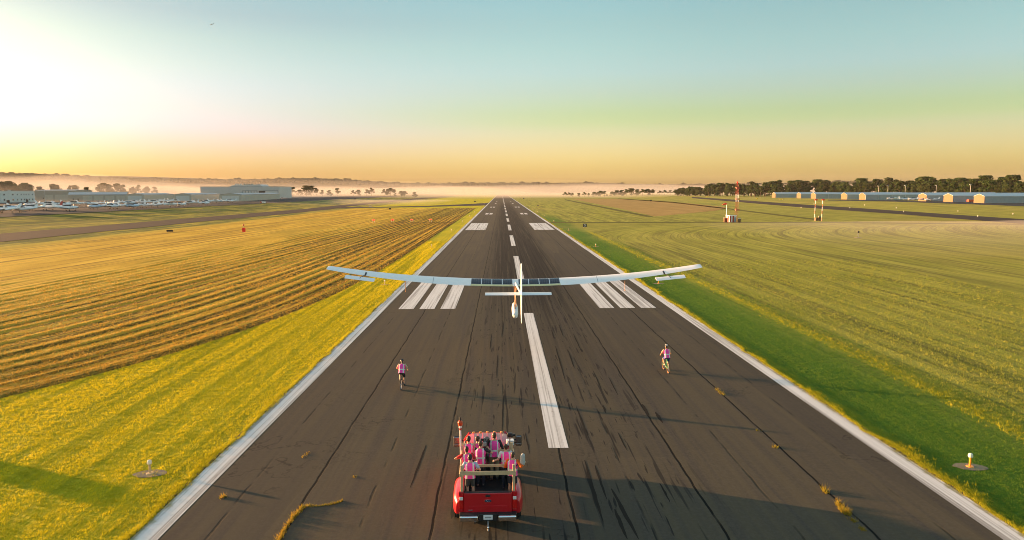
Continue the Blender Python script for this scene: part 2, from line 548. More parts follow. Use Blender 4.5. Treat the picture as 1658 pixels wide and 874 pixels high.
def m_ground():
    """mown grass, dry streaks, dark tracks - all by place"""
    t = NT('airfield_grass')
    P, x, y, z = t.xyz()
    big = t.noise(t.scaled(.012, .006), 1.0, 4)
    mid = t.noise(t.scaled(.16, .035), 1.0, 4, .6)
    fine = t.noise(t.scaled(1.6, .5), 1.0, 4, .7)
    tiny = t.noise(t.scaled(1, 1), 6.0, 3, .7)
    # right field: olive mown rows
    bend = t.m('MAXIMUM', t.m('SUBTRACT', y, 165.0), 0.0)
    bend = t.m('MULTIPLY', t.m('MULTIPLY', t.m('MULTIPLY', bend, bend), .006), t.m('SUBTRACT', 1.0, t.step(y, 262, 266)))
    xr = t.m('SUBTRACT', x, bend)
    wobx = t.m('ADD', xr, t.m('MULTIPLY', t.noise(t.scaled(.02, .02), 1.0, 2), 9.0))
    rowR = t.m('SINE', t.m('MULTIPLY', wobx, 2*math.pi/2.6))
    rowm = t.noise(t.vec(t.m('MULTIPLY', xr, .42), t.m('MULTIPLY', y, .012), 0.0), 1.0, 5, .7)
    rowf = t.noise(t.vec(t.m('MULTIPLY', xr, 1.7), t.m('MULTIPLY', y, .03), 3.0), 1.0, 4, .65)
    olive = t.mix(t.step(mid, .3, .7), (.25, .265, .036), (.37, .36, .062))
    olive = t.mix(t.m('MULTIPLY', t.step(rowm, .46, .66), .85), olive, (.13, .125, .030))
    olive = t.mix(t.m('MULTIPLY', t.step(rowf, .50, .64), .65), olive, (.11, .115, .025))
    olive = t.mix(t.m('MULTIPLY', t.step(rowR, .2, 1.0), .22), olive, (.12, .125, .03))
    olive = t.mix(t.m('MULTIPLY', t.step(fine, .5, .75), .55), olive, (.35, .31, .075))
    # green strip right of the runway
    green = t.mix(t.step(mid, .3, .7), (.060, .145, .014), (.095, .19, .018))
    green = t.mix(t.m('MULTIPLY', t.step(fine, .52, .75), .45), green, (.18, .22, .025))
    gR = t.m('MULTIPLY', t.step(x, 15.0, 15.6), t.m('SUBTRACT', 1.0, t.step(t.m('ADD', x, t.m('MULTIPLY', fine, 1.2)), 19.5, 25.5)))
    gR = t.m('MULTIPLY', gR, t.m('SUBTRACT', 1.0, t.step(y, 260, 420)))
    col = t.mix(gR, olive, green)
    # yellow cut line
    yl = t.m('ABSOLUTE', t.m('SUBTRACT', t.m('ADD', x, t.m('MULTIPLY', t.m('SUBTRACT', mid, .5), 1.2)), 22.9))
    ylm = t.m('MULTIPLY', t.m('SUBTRACT', 1.0, t.step(yl, .15, 1.0)), t.m('SUBTRACT', 1.0, t.step(y, 205, 215)))
    col = t.mix(t.m('MULTIPLY', ylm, .6), col, (.42, .38, .03))
    # left verge and everything left: yellow green
    yg = t.mix(t.step(mid, .3, .7), (.36, .345, .009), (.52, .44, .010))
    rowL = t.m('SUBTRACT', t.m('MULTIPLY', t.noise(t.scaled(1.1, .012), 1.0, 3, .6), 4.0), 1.6)
    yg = t.mix(t.m('MULTIPLY', t.step(rowL, .25, 1.0), .40), yg, (.20, .235, .009))
    yg = t.mix(t.m('MULTIPLY', t.step(fine, .55, .8), .4), yg, (.62, .48, .045))
    farL = t.m('SUBTRACT', 1.0, t.step(x, -112, -96))
    gl = t.mix(t.step(mid, .35, .65), (.075, .11, .016), (.34, .29, .03))
    gl = t.mix(t.m('MULTIPLY', t.step(t.noise(t.scaled(.25, .02), 1.0, 4, .7), .47, .58), .8), gl, (.045, .07, .012))
    yg = t.mix(farL, yg, gl)
    left = t.m('SUBTRACT', 1.0, t.step(x, -3, 3))
    col = t.mix(left, col, yg)
    # rank yellow fringe along the pavement
    fr = t.m('MULTIPLY', t.step(t.m('ABSOLUTE', x), 15.0, 15.2), t.m('SUBTRACT', 1.0, t.step(t.m('SUBTRACT', t.m('ABSOLUTE', x), t.m('MULTIPLY', fine, .9)), 15.2, 16.0)))
    col = t.mix(t.m('MULTIPLY', fr, .8), col, (.40, .36, .016))
    # far and broad dry patches
    col = t.mix(t.m('MULTIPLY', t.step(big, .5, .68), .45), col, (.36, .29, .08))
    t.base(col)
    t.set(rough=.95, spec=.1)
    hgt = t.m('ADD', t.m('MULTIPLY', fine, .7), t.m('ADD', t.m('MULTIPLY', tiny, .35), t.m('MULTIPLY', rowm, .8)))
    t.bump(hgt, 1.0, .55)
    return t.mat
M['ground'] = m_ground()

def m_hay():
    t = NT('hay_rows')
    P, x, y, z = t.xyz()
    h = t.attr('height')
    fine = t.noise(t.scaled(2.5, .6), 1.0, 4, .7)
    mid = t.noise(t.scaled(.12, .03), 1.0, 4, .6)
    big = t.noise(t.scaled(.02, .012), 1.0, 3, .6)
    u = t.attr('across')
    def lane(su, sy, sc=1.0): return t.noise(t.vec(t.m('MULTIPLY', u, su), t.m('MULTIPLY', y, sy), 0.0), sc, 3, .6)
    s1 = lane(.62, .003); s2 = lane(2.0, .007); s3 = lane(4.6, .03)
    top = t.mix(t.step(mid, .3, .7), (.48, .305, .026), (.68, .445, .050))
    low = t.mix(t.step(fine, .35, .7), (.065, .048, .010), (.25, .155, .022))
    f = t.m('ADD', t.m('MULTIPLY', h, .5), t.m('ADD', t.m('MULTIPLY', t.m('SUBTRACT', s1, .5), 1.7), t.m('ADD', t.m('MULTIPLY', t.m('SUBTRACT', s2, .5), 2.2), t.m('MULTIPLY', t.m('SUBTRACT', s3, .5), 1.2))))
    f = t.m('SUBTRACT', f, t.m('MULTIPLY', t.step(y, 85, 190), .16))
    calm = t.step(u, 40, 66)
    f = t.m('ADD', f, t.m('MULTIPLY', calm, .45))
    col = t.mix(t.step(f, -.12, .46), low, top)  # gaps between the rows darkened in the colour as painted shade
    col = t.mix(t.m('MULTIPLY', t.step(fine, .55, .8), .45), col, (.78, .52, .10))
    col = t.mix(t.m('MULTIPLY', t.step(big, .54, .68), .45), col, (.30, .25, .03))
    edge = t.m('SUBTRACT', 1.0, t.step(x, -116, -98))
    col = t.mix(t.m('MULTIPLY', edge, .75), col, (.33, .30, .045))
    t.base(col); t.set(rough=.95, spec=.08)
    t.bump(t.m('ADD', fine, t.noise(t.scaled(1, 1), 7.0, 3, .7)), .9, .25)
    return t.mat
M['hay'] = m_hay()

def m_blade(name, a, b, c, trans=.35):
    t = NT(name)
    tint = t.attr('tint')
    P, x, y, z = t.xyz()
    pat = t.noise(t.scaled(1.3, .016), 1.0, 4, .6)
    f = t.m('ADD', t.m('MULTIPLY', tint, .4), t.m('MULTIPLY', t.step(pat, .40, .60), .8), clamp=True)
    col = t.mix(f, a, b)
    col = t.mix(t.step(tint, .78, .95), col, c)
    t.base(col); t.set(rough=.7, spec=.2)
    tr = t.n('ShaderNodeBsdfTranslucent'); t.l(col, tr.inputs['Color'])
    ms = t.n('ShaderNodeMixShader'); ms.inputs[0].default_value = trans
    t.l(t.b.outputs[0], ms.inputs[1]); t.l(tr.outputs[0], ms.inputs[2])
    out = [n for n in t.t.nodes if n.type == 'OUTPUT_MATERIAL'][0]
    t.l(ms.outputs[0], out.inputs['Surface'])
    return t.mat
M['blade_yellow'] = m_blade('yellow_green_grass', (.20, .245, .008), (.72, .575, .012), (.90, .70, .07))
M['blade_green'] = m_blade('green_grass', (.06, .15, .015), (.115, .21, .02), (.27, .29, .04))
M['blade_olive'] = m_blade('olive_grass', (.15, .205, .025), (.31, .315, .045), (.44, .39, .08))
M['blade_dry'] = m_blade('dry_fringe_grass', (.32, .325, .012), (.48, .43, .014), (.60, .50, .06))

M['blade_hay'] = m_blade('straw', (.30, .18, .022), (.56, .33, .04), (.74, .48, .10), .25)

def m_leaf(name, a, b):
    t = NT(name)
    oi = t.n('ShaderNodeObjectInfo')
    oc = objcoord(t)
    n1 = t.noise(oc, .22, 3)
    n2 = t.noise(oc, 1.4, 2)
    col = t.mix(t.step(n1, .3, .7), a, b)
    col = t.mix(t.m('MULTIPLY', n2, .5), col, tuple(q*.6 for q in a))
    hs = t.n('ShaderNodeHueSaturation')
    t.l(col, hs.inputs['Color'])
    t.l(t.m('ADD', .75, t.m('MULTIPLY', oi.outputs['Random'], .5)), hs.inputs['Value'])
    t.l(t.m('ADD', .485, t.m('MULTIPLY', oi.outputs['Random'], .025)), hs.inputs['Hue'])
    t.base(hs.outputs[0]); t.set(rough=.8, spec=.15)
    tr = t.n('ShaderNodeBsdfTranslucent'); t.l(hs.outputs[0], tr.inputs['Color'])
    ms = t.n('ShaderNodeMixShader'); ms.inputs[0].default_value = .25
    t.l(t.b.outputs[0], ms.inputs[1]); t.l(tr.outputs[0], ms.inputs[2])
    out = [n for n in t.t.nodes if n.type == 'OUTPUT_MATERIAL'][0]
    t.l(ms.outputs[0], out.inputs['Surface'])
    return t.mat
M['leaf'] = m_leaf('tree_leaves', (.024, .052, .012), (.066, .098, .018))
M['leaf_far'] = m_leaf('far_wood_leaves', (.05, .055, .03), (.07, .07, .035))

def m_field(name, a, b, c):
    t = NT(name)
    mid = t.noise(t.scaled(.10, .03), 1.0, 4, .6)
    fine = t.noise(t.scaled(1.2, .3), 1.0, 4, .7)
    col = t.mix(t.step(mid, .3, .7), a, b)
    col = t.mix(t.m('MULTIPLY', t.step(fine, .5, .7), .5), col, c)
    t.base(col); t.set(rough=.95, spec=.1)
    t.bump(fine, 1.0, .4)
    return t.mat
M['tan_field'] = m_field('dry_tan_grass', (.30, .20, .06), (.38, .25, .08), (.22, .17, .04))
M['track'] = m_field('dark_track_grass', (.10, .10, .02), (.13, .115, .026), (.06, .062, .016))
M['yellow_field'] = m_field('yellow_cut_grass', (.28, .24, .02), (.34, .27, .03), (.2, .18, .02))
#SETTING
# ------------------------------------------------------------------ ground and roads
def axis(*segs):
    out = []
    for a, b, st in segs:
        out += list(np.arange(a, b, st))
    out.append(segs[-1][1])
    return np.array(out)
gx = axis((-7000, -1000, 500), (-1000, -320, 40), (-320, 420, 10), (420, 1000, 40), (1000, 7000, 500))
gy = axis((-900, -100, 100), (-100, 800, 12.5), (800, 2000, 60), (2000, 8000, 500))
GX, GY = np.meshgrid(gx, gy)
o = bpy.data.objects.new('ground', grid_mesh('ground', GX, GY, terrain(GX, GY), M['ground']))
link(o); tag(o, kind='structure')

def strip(name, L, Rr, mat_, dz=.05, seg=12.0, across=5):
    """a paved strip between two edge lines given as (x, y) points, draped on the terrain"""
    def resample(P, n):
        P = np.array([(p[0], p[1]) for p in P], float)
        d = np.r_[0, np.cumsum(np.hypot(*np.diff(P, axis=0).T))]
        s = np.linspace(0, d[-1], n)
        return np.stack([np.interp(s, d, P[:, 0]), np.interp(s, d, P[:, 1])], 1)
    ln = np.hypot(*np.diff(np.array([(p[0], p[1]) for p in L], float), axis=0).T).sum()
    n = max(2, int(ln/seg)+1)
    A, B = resample(L, n), resample(Rr, n)
    t = np.linspace(0, 1, across)[None, :, None]
    G = A[:, None]*(1-t)+B[:, None]*t
    o = bpy.data.objects.new(name, grid_mesh(name, G[..., 0], G[..., 1], terrain(G[..., 0], G[..., 1])+dz, mat_))
    link(o); tag(o, kind='structure')
    return o

RZ = .05
strip('runway', [(-15.4, -60), (-15.4, 1990)], [(15.4, -60), (15.4, 1990)], M['runway'], RZ, 50, 3)

def sheet(name, quads, mat_, z):
    mb = MB()
    for x0, x1, y0, y1 in quads:
        mb.add([(x0, y0, z), (x1, y0, z), (x1, y1, z), (x0, y1, z)], [(0, 1, 2, 3)])
    return mb.build(name, mat_, kind='structure')
S0 = 31.74
sheet('centreline_markings', [(-.457, .457, S0+60.96*k, S0+60.96*k+36.58) for k in range(-1, 29)], M['paint'], RZ+.006)
sheet('edge_line_markings', [(s*15.25 if s < 0 else 14.3, -14.3 if s < 0 else 15.25, a, b) for s in (-1, 1) for a, b in ((-40, 1830),)], M['paint'], RZ+.006)
sheet('touchdown_markings', [(a, b, y0, y1) for y0, y1, n in ((71.0, 93.9, 3), (362, 384.9, 2), (514.5, 537.4, 2), (667, 690, 1), (819, 842, 1))
      for k in range(n) for a, b in ((7.25+2.1*k, 8.75+2.1*k), (-8.75-2.1*k, -7.25-2.1*k))], M['paint'], RZ+.006)
sheet('aiming_point_markings', [(a, b, 217.0, 263.5) for a, b in ((7.4, 10.35), (10.5, 13.6), (-13.6, -10.5), (-10.35, -7.4))], M['paint'], RZ+.006)
# cross bar near the far end of the runway
sheet('threshold_marking', [(-14.2, 14.2, 1815, 1830)], M['paint'], RZ+.006)

# separate skid marks of rubber on the pavement
mb = MB()
for a, b, w in (((946.7, 745), (976, 845), .20), ((963, 752), (982.6, 809), .15), ((990, 791), (1034, 873), .22), ((995, 824), (1016, 873), .2), ((1040, 654), (1052, 676), .24), ((1061, 667), (1073.5, 685), .26), ((1068.5, 782), (1085, 813), .12), ((932.5, 657), (953, 709), .13), ((976, 655), (981, 669), .16), ((920, 652), (923.6, 665), .12),
                ((899, 560), (916, 618), .12), ((921, 570), (930, 596), .14), ((893, 534), (897, 548), .14), ((905, 525), (912, 545), .13), ((928, 540), (942, 570), .12), ((815, 640), (813, 700), .10), ((806, 575), (804, 612), .11), ((796, 540), (793, 566), .1), ((868, 470), (874, 492), .14), ((885, 470), (893, 492), .13), ((902, 480), (910, 498), .12), ((795, 455), (793, 470), .13), ((815, 520), (813, 545), .11), ((960, 600), (975, 632), .1), ((985, 610), (1001, 640), .1), ((1000, 700), (1016, 730), .1), ((690, 720), (664, 790), .14), ((850, 700), (858, 735), .09)):
    p, q = at(*a, RZ), at(*b, RZ)
    d = (q-p); nrm = Vector((-d.y, d.x, 0)).normalized()
    L_ = []; R_ = []
    for k in range(11):
        t_ = k/10; c_ = p.lerp(q, t_)+nrm*random.uniform(-.012, .012)
        ww = w*.36*math.sin(math.pi*min(.98, .04+.94*t_))**.7*random.uniform(.8, 1.15)
        L_.append(c_-nrm*ww); R_.append(c_+nrm*ww)
    vs = [(v.x, v.y, RZ+.004) for v in L_]+[(v.x, v.y, RZ+.004) for v in R_]
    mb.add(vs, [(k, k+1, 12+k, 11+k) for k in range(10)])
M['rubber_mark'] = m_tar('rubber_deposit', (.020, .0175, .015), (.036, .031, .025))
mb.build('tyre_marks', M['rubber_mark'], kind='structure')

# taxiway beside the left field, its connector, apron
strip('taxiway', [(-146, -80), (-146, 200), (-140, 387), (-136, 490), (-143, 652), (-146, 1100), (-146, 1900)], [(-122, -80), (-122, 200), (-121, 300), (-116.5, 380), (-116, 475), (-123, 560), (-124, 1100), (-124, 1900)], M['taxi'], .06)
strip('taxiway_connector', [(-124, 548), (-100, 543), (-60, 585), (-35, 650), (-15.3, 720)], [(-120, 500), (-101, 512), (-60, 540), (-30, 575), (-15.3, 590)], M['taxi'], .075, 4)
strip('apron', [(-900, 150), (-900, 1500)], [(-203, 150), (-203, 1500)], M['apron'], .10, 12, 40)
pts_far = [at(1658+260, 370), at(1658, 355), at(1450, 341), at(1300, 331), at(1200, 324), at(1120, 318.6)]
pts_near = [at(1658+330, 384), at(1658, 363), at(1450, 346.3), at(1300, 336), at(1200, 327.5), at(1120, 320.6)]
strip('parallel_runway', pts_far, pts_near, M['taxi'], .09, 8)
strip('hangar_apron', [at(1340, 323.2), at(1440, 323.6), at(1500, 325.4), at(1658, 326.6), at(1800, 329)], [at(1340, 324.6), at(1440, 326.2), at(1530, 329.5), at(1658, 334), at(1800, 340)], M['apron'], .09, 6)
strip('dry_field', [at(925, 321.4), at(1000, 321.6), at(1065, 325), at(1120, 329.5), at(1180, 336)], [at(930, 323), at(960, 329), at(1010, 339), at(1060, 350.5), at(1160, 341)], M['tan_field'], .05, 5)
strip('field_track', [at(871, 359.4), at(1140, 359.0), at(1400, 360), at(1760, 363)], [at(872, 361.0), at(1140, 360.6), at(1400, 361.4), at(1760, 365)], M['track'], .03, 6)
strip('drainage_track', [at(915, 322.6), at(950, 329.4), at(1058, 350.6)], [at(914, 323.8), at(944, 330.2), at(1048, 351.6)], M['track'], .065, 6)
strip('grass_ditch', [at(1000, 321), at(1090, 327), at(1180, 337.3), at(1260, 347), at(1320, 354)], [at(1000, 322), at(1090, 328.2), at(1180, 338.8), at(1258, 349), at(1320, 356.4)], M['track'], .05, 6)

# ------------------------------------------------------------------ hay rows on the left field (real windrows)
def gcurve(Y):
    return 11.5*np.exp(-(Y-40)/21.0)*(Y < 400)
uu = np.arange(19.6, 118, .30)
YY = [22.0]
while YY[-1] < 508:
    YY.append(YY[-1]+max(.55, .0055*YY[-1]))
YY = np.array(YY)
U, Yg = np.meshgrid(uu, YY)
def vnoise(x, y, seed=0):
    """cheap smooth value noise"""
    r = np.random.default_rng(seed).random((512, 512))
    xi = np.floor(x).astype(int); yi = np.floor(y).astype(int)
    fx = x-xi; fy = y-yi
    fx = fx*fx*(3-2*fx); fy = fy*fy*(3-2*fy)
    def g(a, b): return r[a % 512, b % 512]
    return (g(xi, yi)*(1-fx)+g(xi+1, yi)*fx)*(1-fy)+(g(xi, yi+1)*(1-fx)+g(xi+1, yi+1)*fx)*fy
drift = .035*np.clip(Yg-90, 0, 170)*sstep((U-22)/25)
Xg = -(U+gcurve(Yg))+drift
ph = U/2.1 + .35*vnoise(U*.15, Yg*.02, 3)
saw = np.abs((ph % 1.0)-.5)*2
row = np.clip(1.15-saw*1.9, 0, 1)**.8*(.35+.9*vnoise(U*.8, Yg*.10, 4))*(.6+.8*vnoise(U*.29+40, Yg*.012, 8))
fine = np.abs(((U/.85+.5*vnoise(U*.3, Yg*.05, 5)) % 1)-.5)*2
hgt = .62*row + .30*fine*(.3+1.2*vnoise(U*1.5, Yg*.15, 6)) + .34*vnoise(U*3.1, Yg*1.4, 7)
amp = (1-.65*sstep((U-52)/28)) * sstep((U-19.9)/1.2) * (1-sstep((Yg-486)/14))
gap = 1-np.exp(-((Yg-268)/5.5)**2)
hh = hgt*amp*gap
Zg = .02+.12*hh - .25*(1-sstep((U-19.6)/.7)) - .3*sstep((U-112)/6) - .3*sstep((Yg-499)/8)
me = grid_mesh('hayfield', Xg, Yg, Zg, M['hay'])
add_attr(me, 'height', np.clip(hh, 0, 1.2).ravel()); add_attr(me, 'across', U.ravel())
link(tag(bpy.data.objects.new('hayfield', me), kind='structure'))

# ------------------------------------------------------------------ grass
def blades(name, px, py, n_per, mat_, l0, l1, w0, label, lean=.5, tint_bias=0.0, zoff=None):
    n = len(px)
    gx_ = np.repeat(px, n_per); gy_ = np.repeat(py, n_per)
    k = len(gx_)
    sc = np.clip((gy_/32.0), .8, 4)**.55
    gx_ = gx_ + rng.normal(0, .05, k)*sc; gy_ = gy_ + rng.normal(0, .05, k)*sc
    a = rng.uniform(0, 2*np.pi, k); ln = rng.uniform(l0, l1, k)*sc**.6; w = w0*sc
    le = rng.normal(0, lean, k)*ln; la = rng.uniform(0, 2*np.pi, k)
    bx, by = np.cos(a)*w, np.sin(a)*w
    z0 = terrain(gx_, gy_) if zoff is None else np.repeat(zoff, n_per)-.02
    v = np.empty((k, 3, 3))
    v[:, 0] = np.stack([gx_-bx, gy_-by, z0-.01], 1)
    v[:, 1] = np.stack([gx_+bx, gy_+by, z0-.01], 1)
    v[:, 2] = np.stack([gx_+le*np.cos(la), gy_+le*np.sin(la), z0+ln], 1)
    f = np.arange(k*3).reshape(k, 3)
    me = np_mesh(name, v.reshape(-1, 3), f, mat_)
    tint = np.clip(np.repeat(rng.random(n), n_per)*.6+rng.random(k)*.4+tint_bias, 0, 1)
    add_attr(me, 'tint', np.repeat(tint, 3))
    o = link(bpy.data.objects.new(name, me))
    return tag(o, label, 'grass', kind='stuff')

def ysamp(n, a=19., b=170.):
    return 1/rng.uniform(1/b, 1/a, n)
y_ = ysamp(84000); bl = -(20.2+gcurve(y_)); x_ = -15.35+(np.maximum(bl, -46)+15.35)*rng.random(len(y_))
blades('verge_grass', x_, y_, 5, M['blade_yellow'], .04, .11, .008, 'yellow green mown grass verge left of the runway')
y_ = ysamp(56000); x_ = 15.35+(rng.random(len(y_))**1.15)*9.5
blades('verge_grass', x_, y_, 5, M['blade_green'], .03, .08, .008, 'short dark green grass verge right of the runway')
y_ = ysamp(52000, 24, 120); x_ = 22.6+rng.random(len(y_))*34
keep = (np.sin((x_+3*vnoise(x_*.02, y_*.02, 9))*2*np.pi/2.6) < .75) | (rng.random(len(x_)) < .5)
blades('field_grass', x_[keep], y_[keep], 4, M['blade_olive'], .05, .14, .012, 'olive mown grass in the wide right field')
y_ = ysamp(1500, 22, 200); x_ = 22.8+rng.normal(0, .45, len(y_))+.8*(vnoise(y_*.08, y_*0, 13)-.5)
blades('cut_grass_line', x_, y_, 5, M['blade_dry'], .06, .16, .012, 'yellow line of dry cut grass right of the green verge')
y_ = ysamp(11000, 19, 420); s_ = rng.choice([-1, 1], len(y_)); x_ = s_*(15.27+np.abs(rng.normal(0, .30, len(y_)))*(.1+1.5*vnoise(y_*.45, y_*0, 11)**2)-.22*vnoise(y_*.8, y_*0, 12)**3)
blades('fringe_grass', x_, y_, 6, M['blade_dry'], .05, .17, .012, 'rank yellow grass fringe along both pavement edges')

# loose straw on the hay rows
n_ = 60000
y_ = ysamp(n_, 34, 330); u_ = 19.9+rng.random(n_)**1.3*40
fi = np.interp(y_, YY, np.arange(len(YY))); fj = (u_-uu[0])/.30
i0 = np.clip(fi.astype(int), 0, len(YY)-2); j0 = np.clip(fj.astype(int), 0, len(uu)-2)
a_, b_ = fi-i0, fj-j0
def bil(A): return (A[i0, j0]*(1-a_)+A[i0+1, j0]*a_)*(1-b_)+(A[i0, j0+1]*(1-a_)+A[i0+1, j0+1]*a_)*b_
hx_, hz_, hh_ = bil(Xg), bil(Zg), bil(hh)
keep = rng.random(n_) < .22+.9*hh_
blades('loose_hay', hx_[keep], y_[keep], 4, M['blade_hay'], .06, .18, .012, 'loose golden straw lying along the mown hay rows', lean=.9, zoff=hz_[keep])

# ------------------------------------------------------------------ hills, far woods
def ridge(x):
    xs = [-7000, -3500, -2450, -1700, -1090, -800, -340, 60, 570, 1000, 3000, 7000]
    zs = [96, 100, 92, 74, 58, 50, 38, 30, 30, 34, 40, 44]
    return np.interp(x, xs, zs)
hx = np.linspace(-6500, 6500, 131); hy = np.linspace(2900, 6000, 32)
HX, HY = np.meshgrid(hx, hy)
HZ = (ridge(HX)+26*(vnoise(HX*.0022, HY*.0022, 21)-.5)) * sstep((HY-2900)/600) * (1+.15*sstep((HY-3600)/1500)) - .6
o = bpy.data.objects.new('hills', grid_mesh('hills', HX, HY, HZ, M['leaf_far'])); link(o); tag(o, kind='structure')
bm = bmesh.new(); bmesh.ops.create_icosphere(bm, subdivisions=2, radius=1.0); bm.verts.ensure_lookup_table()
iv = np.array([v.co[:] for v in bm.verts]); iff = np.array([[v.index for v in f.verts] for f in bm.faces]); bm.free()
def blob_mass(name, P, Rr, mat_, label):
    n = len(P)
    dis = 1+.38*(rng.random((n, len(iv)))-.5)
    V = P[:, None, :] + iv[None]*Rr[:, None, :]*dis[..., None]
    F = (iff[None]+(np.arange(n)*len(iv))[:, None, None]).reshape(-1, 3)
    o = link(bpy.data.objects.new(name, np_mesh(name, V.reshape(-1, 3), F, mat_)))
    return tag(o, label, 'woods', kind='stuff')
n = 9500
wx = rng.uniform(-4200, 4200, n); wy = rng.uniform(3300, 3650, n)
wz = (ridge(wx)+26*(vnoise(wx*.0022, wy*.0022, 21)-.5)) * sstep((wy-2900)/600)
rr = rng.uniform(5, 10, n)*np.where(rng.random(n) < .05, 1.5, 1)
blob_mass('distant_woods', np.stack([wx, wy, wz+rr*.35], 1), np.stack([rr*1.3, rr, rr*.85], 1), M['leaf_far'], 'hazy wooded ridge along the horizon behind the mist')

# ------------------------------------------------------------------ haze and mist
def vol_mat(name, col, dens, g=0.0):
    m = bpy.data.materials.new(name); m.use_nodes = True
    nt = m.node_tree
    nt.nodes.remove(nt.nodes['Principled BSDF'])
    pv = nt.nodes.new('ShaderNodeVolumePrincipled')
    pv.inputs['Color'].default_value = (*col, 1); pv.inputs['Density'].default_value = dens; pv.inputs['Anisotropy'].default_value = g
    out = [n for n in nt.nodes if n.type == 'OUTPUT_MATERIAL'][0]
    nt.links.new(pv.outputs[0], out.inputs['Volume'])
    return m
HAZE = MB().box((0, 2600, 66), (15000, 7600, 134)).build('haze', vol_mat('haze_air', (.92, .88, .80), .00003, .0), kind='stuff')
HAZE['label'] = 'thin morning haze over the airfield'; HAZE['category'] = 'haze'

def mist(label, x0, x1, y0, y1, hfun, dens, seed, col=(.66, .62, .58), g=.05, nx=90, ny=36, zb=.2):
    xs = np.linspace(x0, x1, nx); ys = np.linspace(y0, y1, ny)
    X, Y = np.meshgrid(xs, ys)
    ex = np.sin(np.pi*(X-x0)/(x1-x0))**.7; ey = np.sin(np.pi*(Y-y0)/(y1-y0))**.7
    H = hfun(X, Y)*np.clip(ex, 0, 1)*np.clip(ey, 0, 1)*(.45+1.1*(.6*vnoise(12*(X-x0)/(x1-x0), 5*(Y-y0)/(y1-y0), seed)+.4*vnoise(31*(X-x0)/(x1-x0), 11*(Y-y0)/(y1-y0), seed+50)))
    base = terrain(X, Y)+zb
    i = np.arange(nx*ny).reshape(ny, nx)
    q = np.stack([i[:-1, :-1].ravel(), i[:-1, 1:].ravel(), i[1:, 1:].ravel(), i[1:, :-1].ravel()], 1)
    V = np.concatenate([np.stack([X.ravel(), Y.ravel(), (base+H+.02).ravel()], 1), np.stack([X.ravel(), Y.ravel(), base.ravel()], 1)])
    Q = [q, q[:, ::-1]+nx*ny]
    for edge in (i[0], i[-1][::-1], i[:, 0][::-1], i[:, -1]):
        a, b = edge[:-1], edge[1:]
        Q.append(np.stack([b, a, a+nx*ny, b+nx*ny], 1))
    o = link(bpy.data.objects.new('mist_bank', np_mesh('mist_bank', V, np.concatenate(Q), vol_mat('mist', col, dens, g))))
    return tag(o, label, 'mist', kind='stuff')
mist('white valley mist beyond the runway end', -1500, 2600, 1980, 2900, lambda X, Y: 27+0*X, .0021, 31, col=(.50, .49, .50))
mist('golden mist bank behind the left hangars', -2600, -240, 640, 2600, lambda X, Y: 30*np.interp(X, [-2600, -1300, -600, -240], [1.2, 1.15, .75, .4]), .0008, 32)
mist('tall thin haze of mist before the wooded ridge', -3600, 3600, 2300, 3280, lambda X, Y: 1.0*ridge(X), .00055, 36)
mist('thin white mist behind the middle trees', -700, 1200, 1100, 2000, lambda X, Y: np.interp(X, [-700, -150, 100, 1200], [30, 24, 7, 6]), .0017, 33)
mist('golden mist among the trees behind the left hangars', -1500, -270, 800, 1500, lambda X, Y: 34+0*X, .0017, 37)
mist('thin upper veil of mist over the valley', -2600, 2800, 1700, 2900, lambda X, Y: 36+0*X, .00030, 38)
mist('low pale mist lying on the right field', 60, 300, 120, 262, lambda X, Y: 1.8+0*X, .010, 34, nx=30, ny=20)
mist('thin mist on the grass before the connector', -210, -60, 600, 1000, lambda X, Y: 1.3+0*X, .006, 35, nx=30, ny=20)
#STRUCTURES
# ------------------------------------------------------------------ trees
def crown_mesh(seed, h, w, lumps, leaves, size, mat_):
    """crown of many small leaf faces gathered in clumps, with gaps between the clumps"""
    r = np.random.default_rng(seed)
    C = []
    for k in range(lumps):
        t = r.random()**.8
        z = h*(.12+.82*t)
        rad = w*.5*math.sin(math.pi*min(.97, .16+.78*t)**.85)
        a = r.uniform(0, 2*np.pi); q = rad*math.sqrt(r.random())*.85
        C.append((q*math.cos(a), q*math.sin(a), z, r.uniform(.13, .24)*w))
    C.append((0, 0, h*.62, .26*w)); C.append((0, 0, h*.86, .16*w))
    C = np.array(C)
    k = r.integers(0, len(C), leaves)
    d = r.normal(size=(leaves, 3)); d /= np.linalg.norm(d, axis=1)[:, None]
    rad = C[k, 3]*r.random(leaves)**.30
    P = C[k, :3]+d*rad[:, None]*np.array([1, 1, .8])
    P[:, 2] = np.minimum(P[:, 2], h*(1.0-.03*r.random(leaves)))
    nrm = d*.8+r.normal(size=(leaves, 3))*.6; nrm /= np.linalg.norm(nrm, axis=1)[:, None]
    up = r.normal(size=(leaves, 3)); tx = np.cross(nrm, up); tx /= np.linalg.norm(tx, axis=1)[:, None]; ty = np.cross(nrm, tx)
    s = size*r.uniform(.6, 1.3, leaves)[:, None]
    V = np.stack([P-tx*s, P-ty*s*.7, P+tx*s, P+ty*s*.7], 1).reshape(-1, 3)
    F = np.arange(leaves*4).reshape(-1, 4)
    return np_mesh('crown', V, F, mat_)
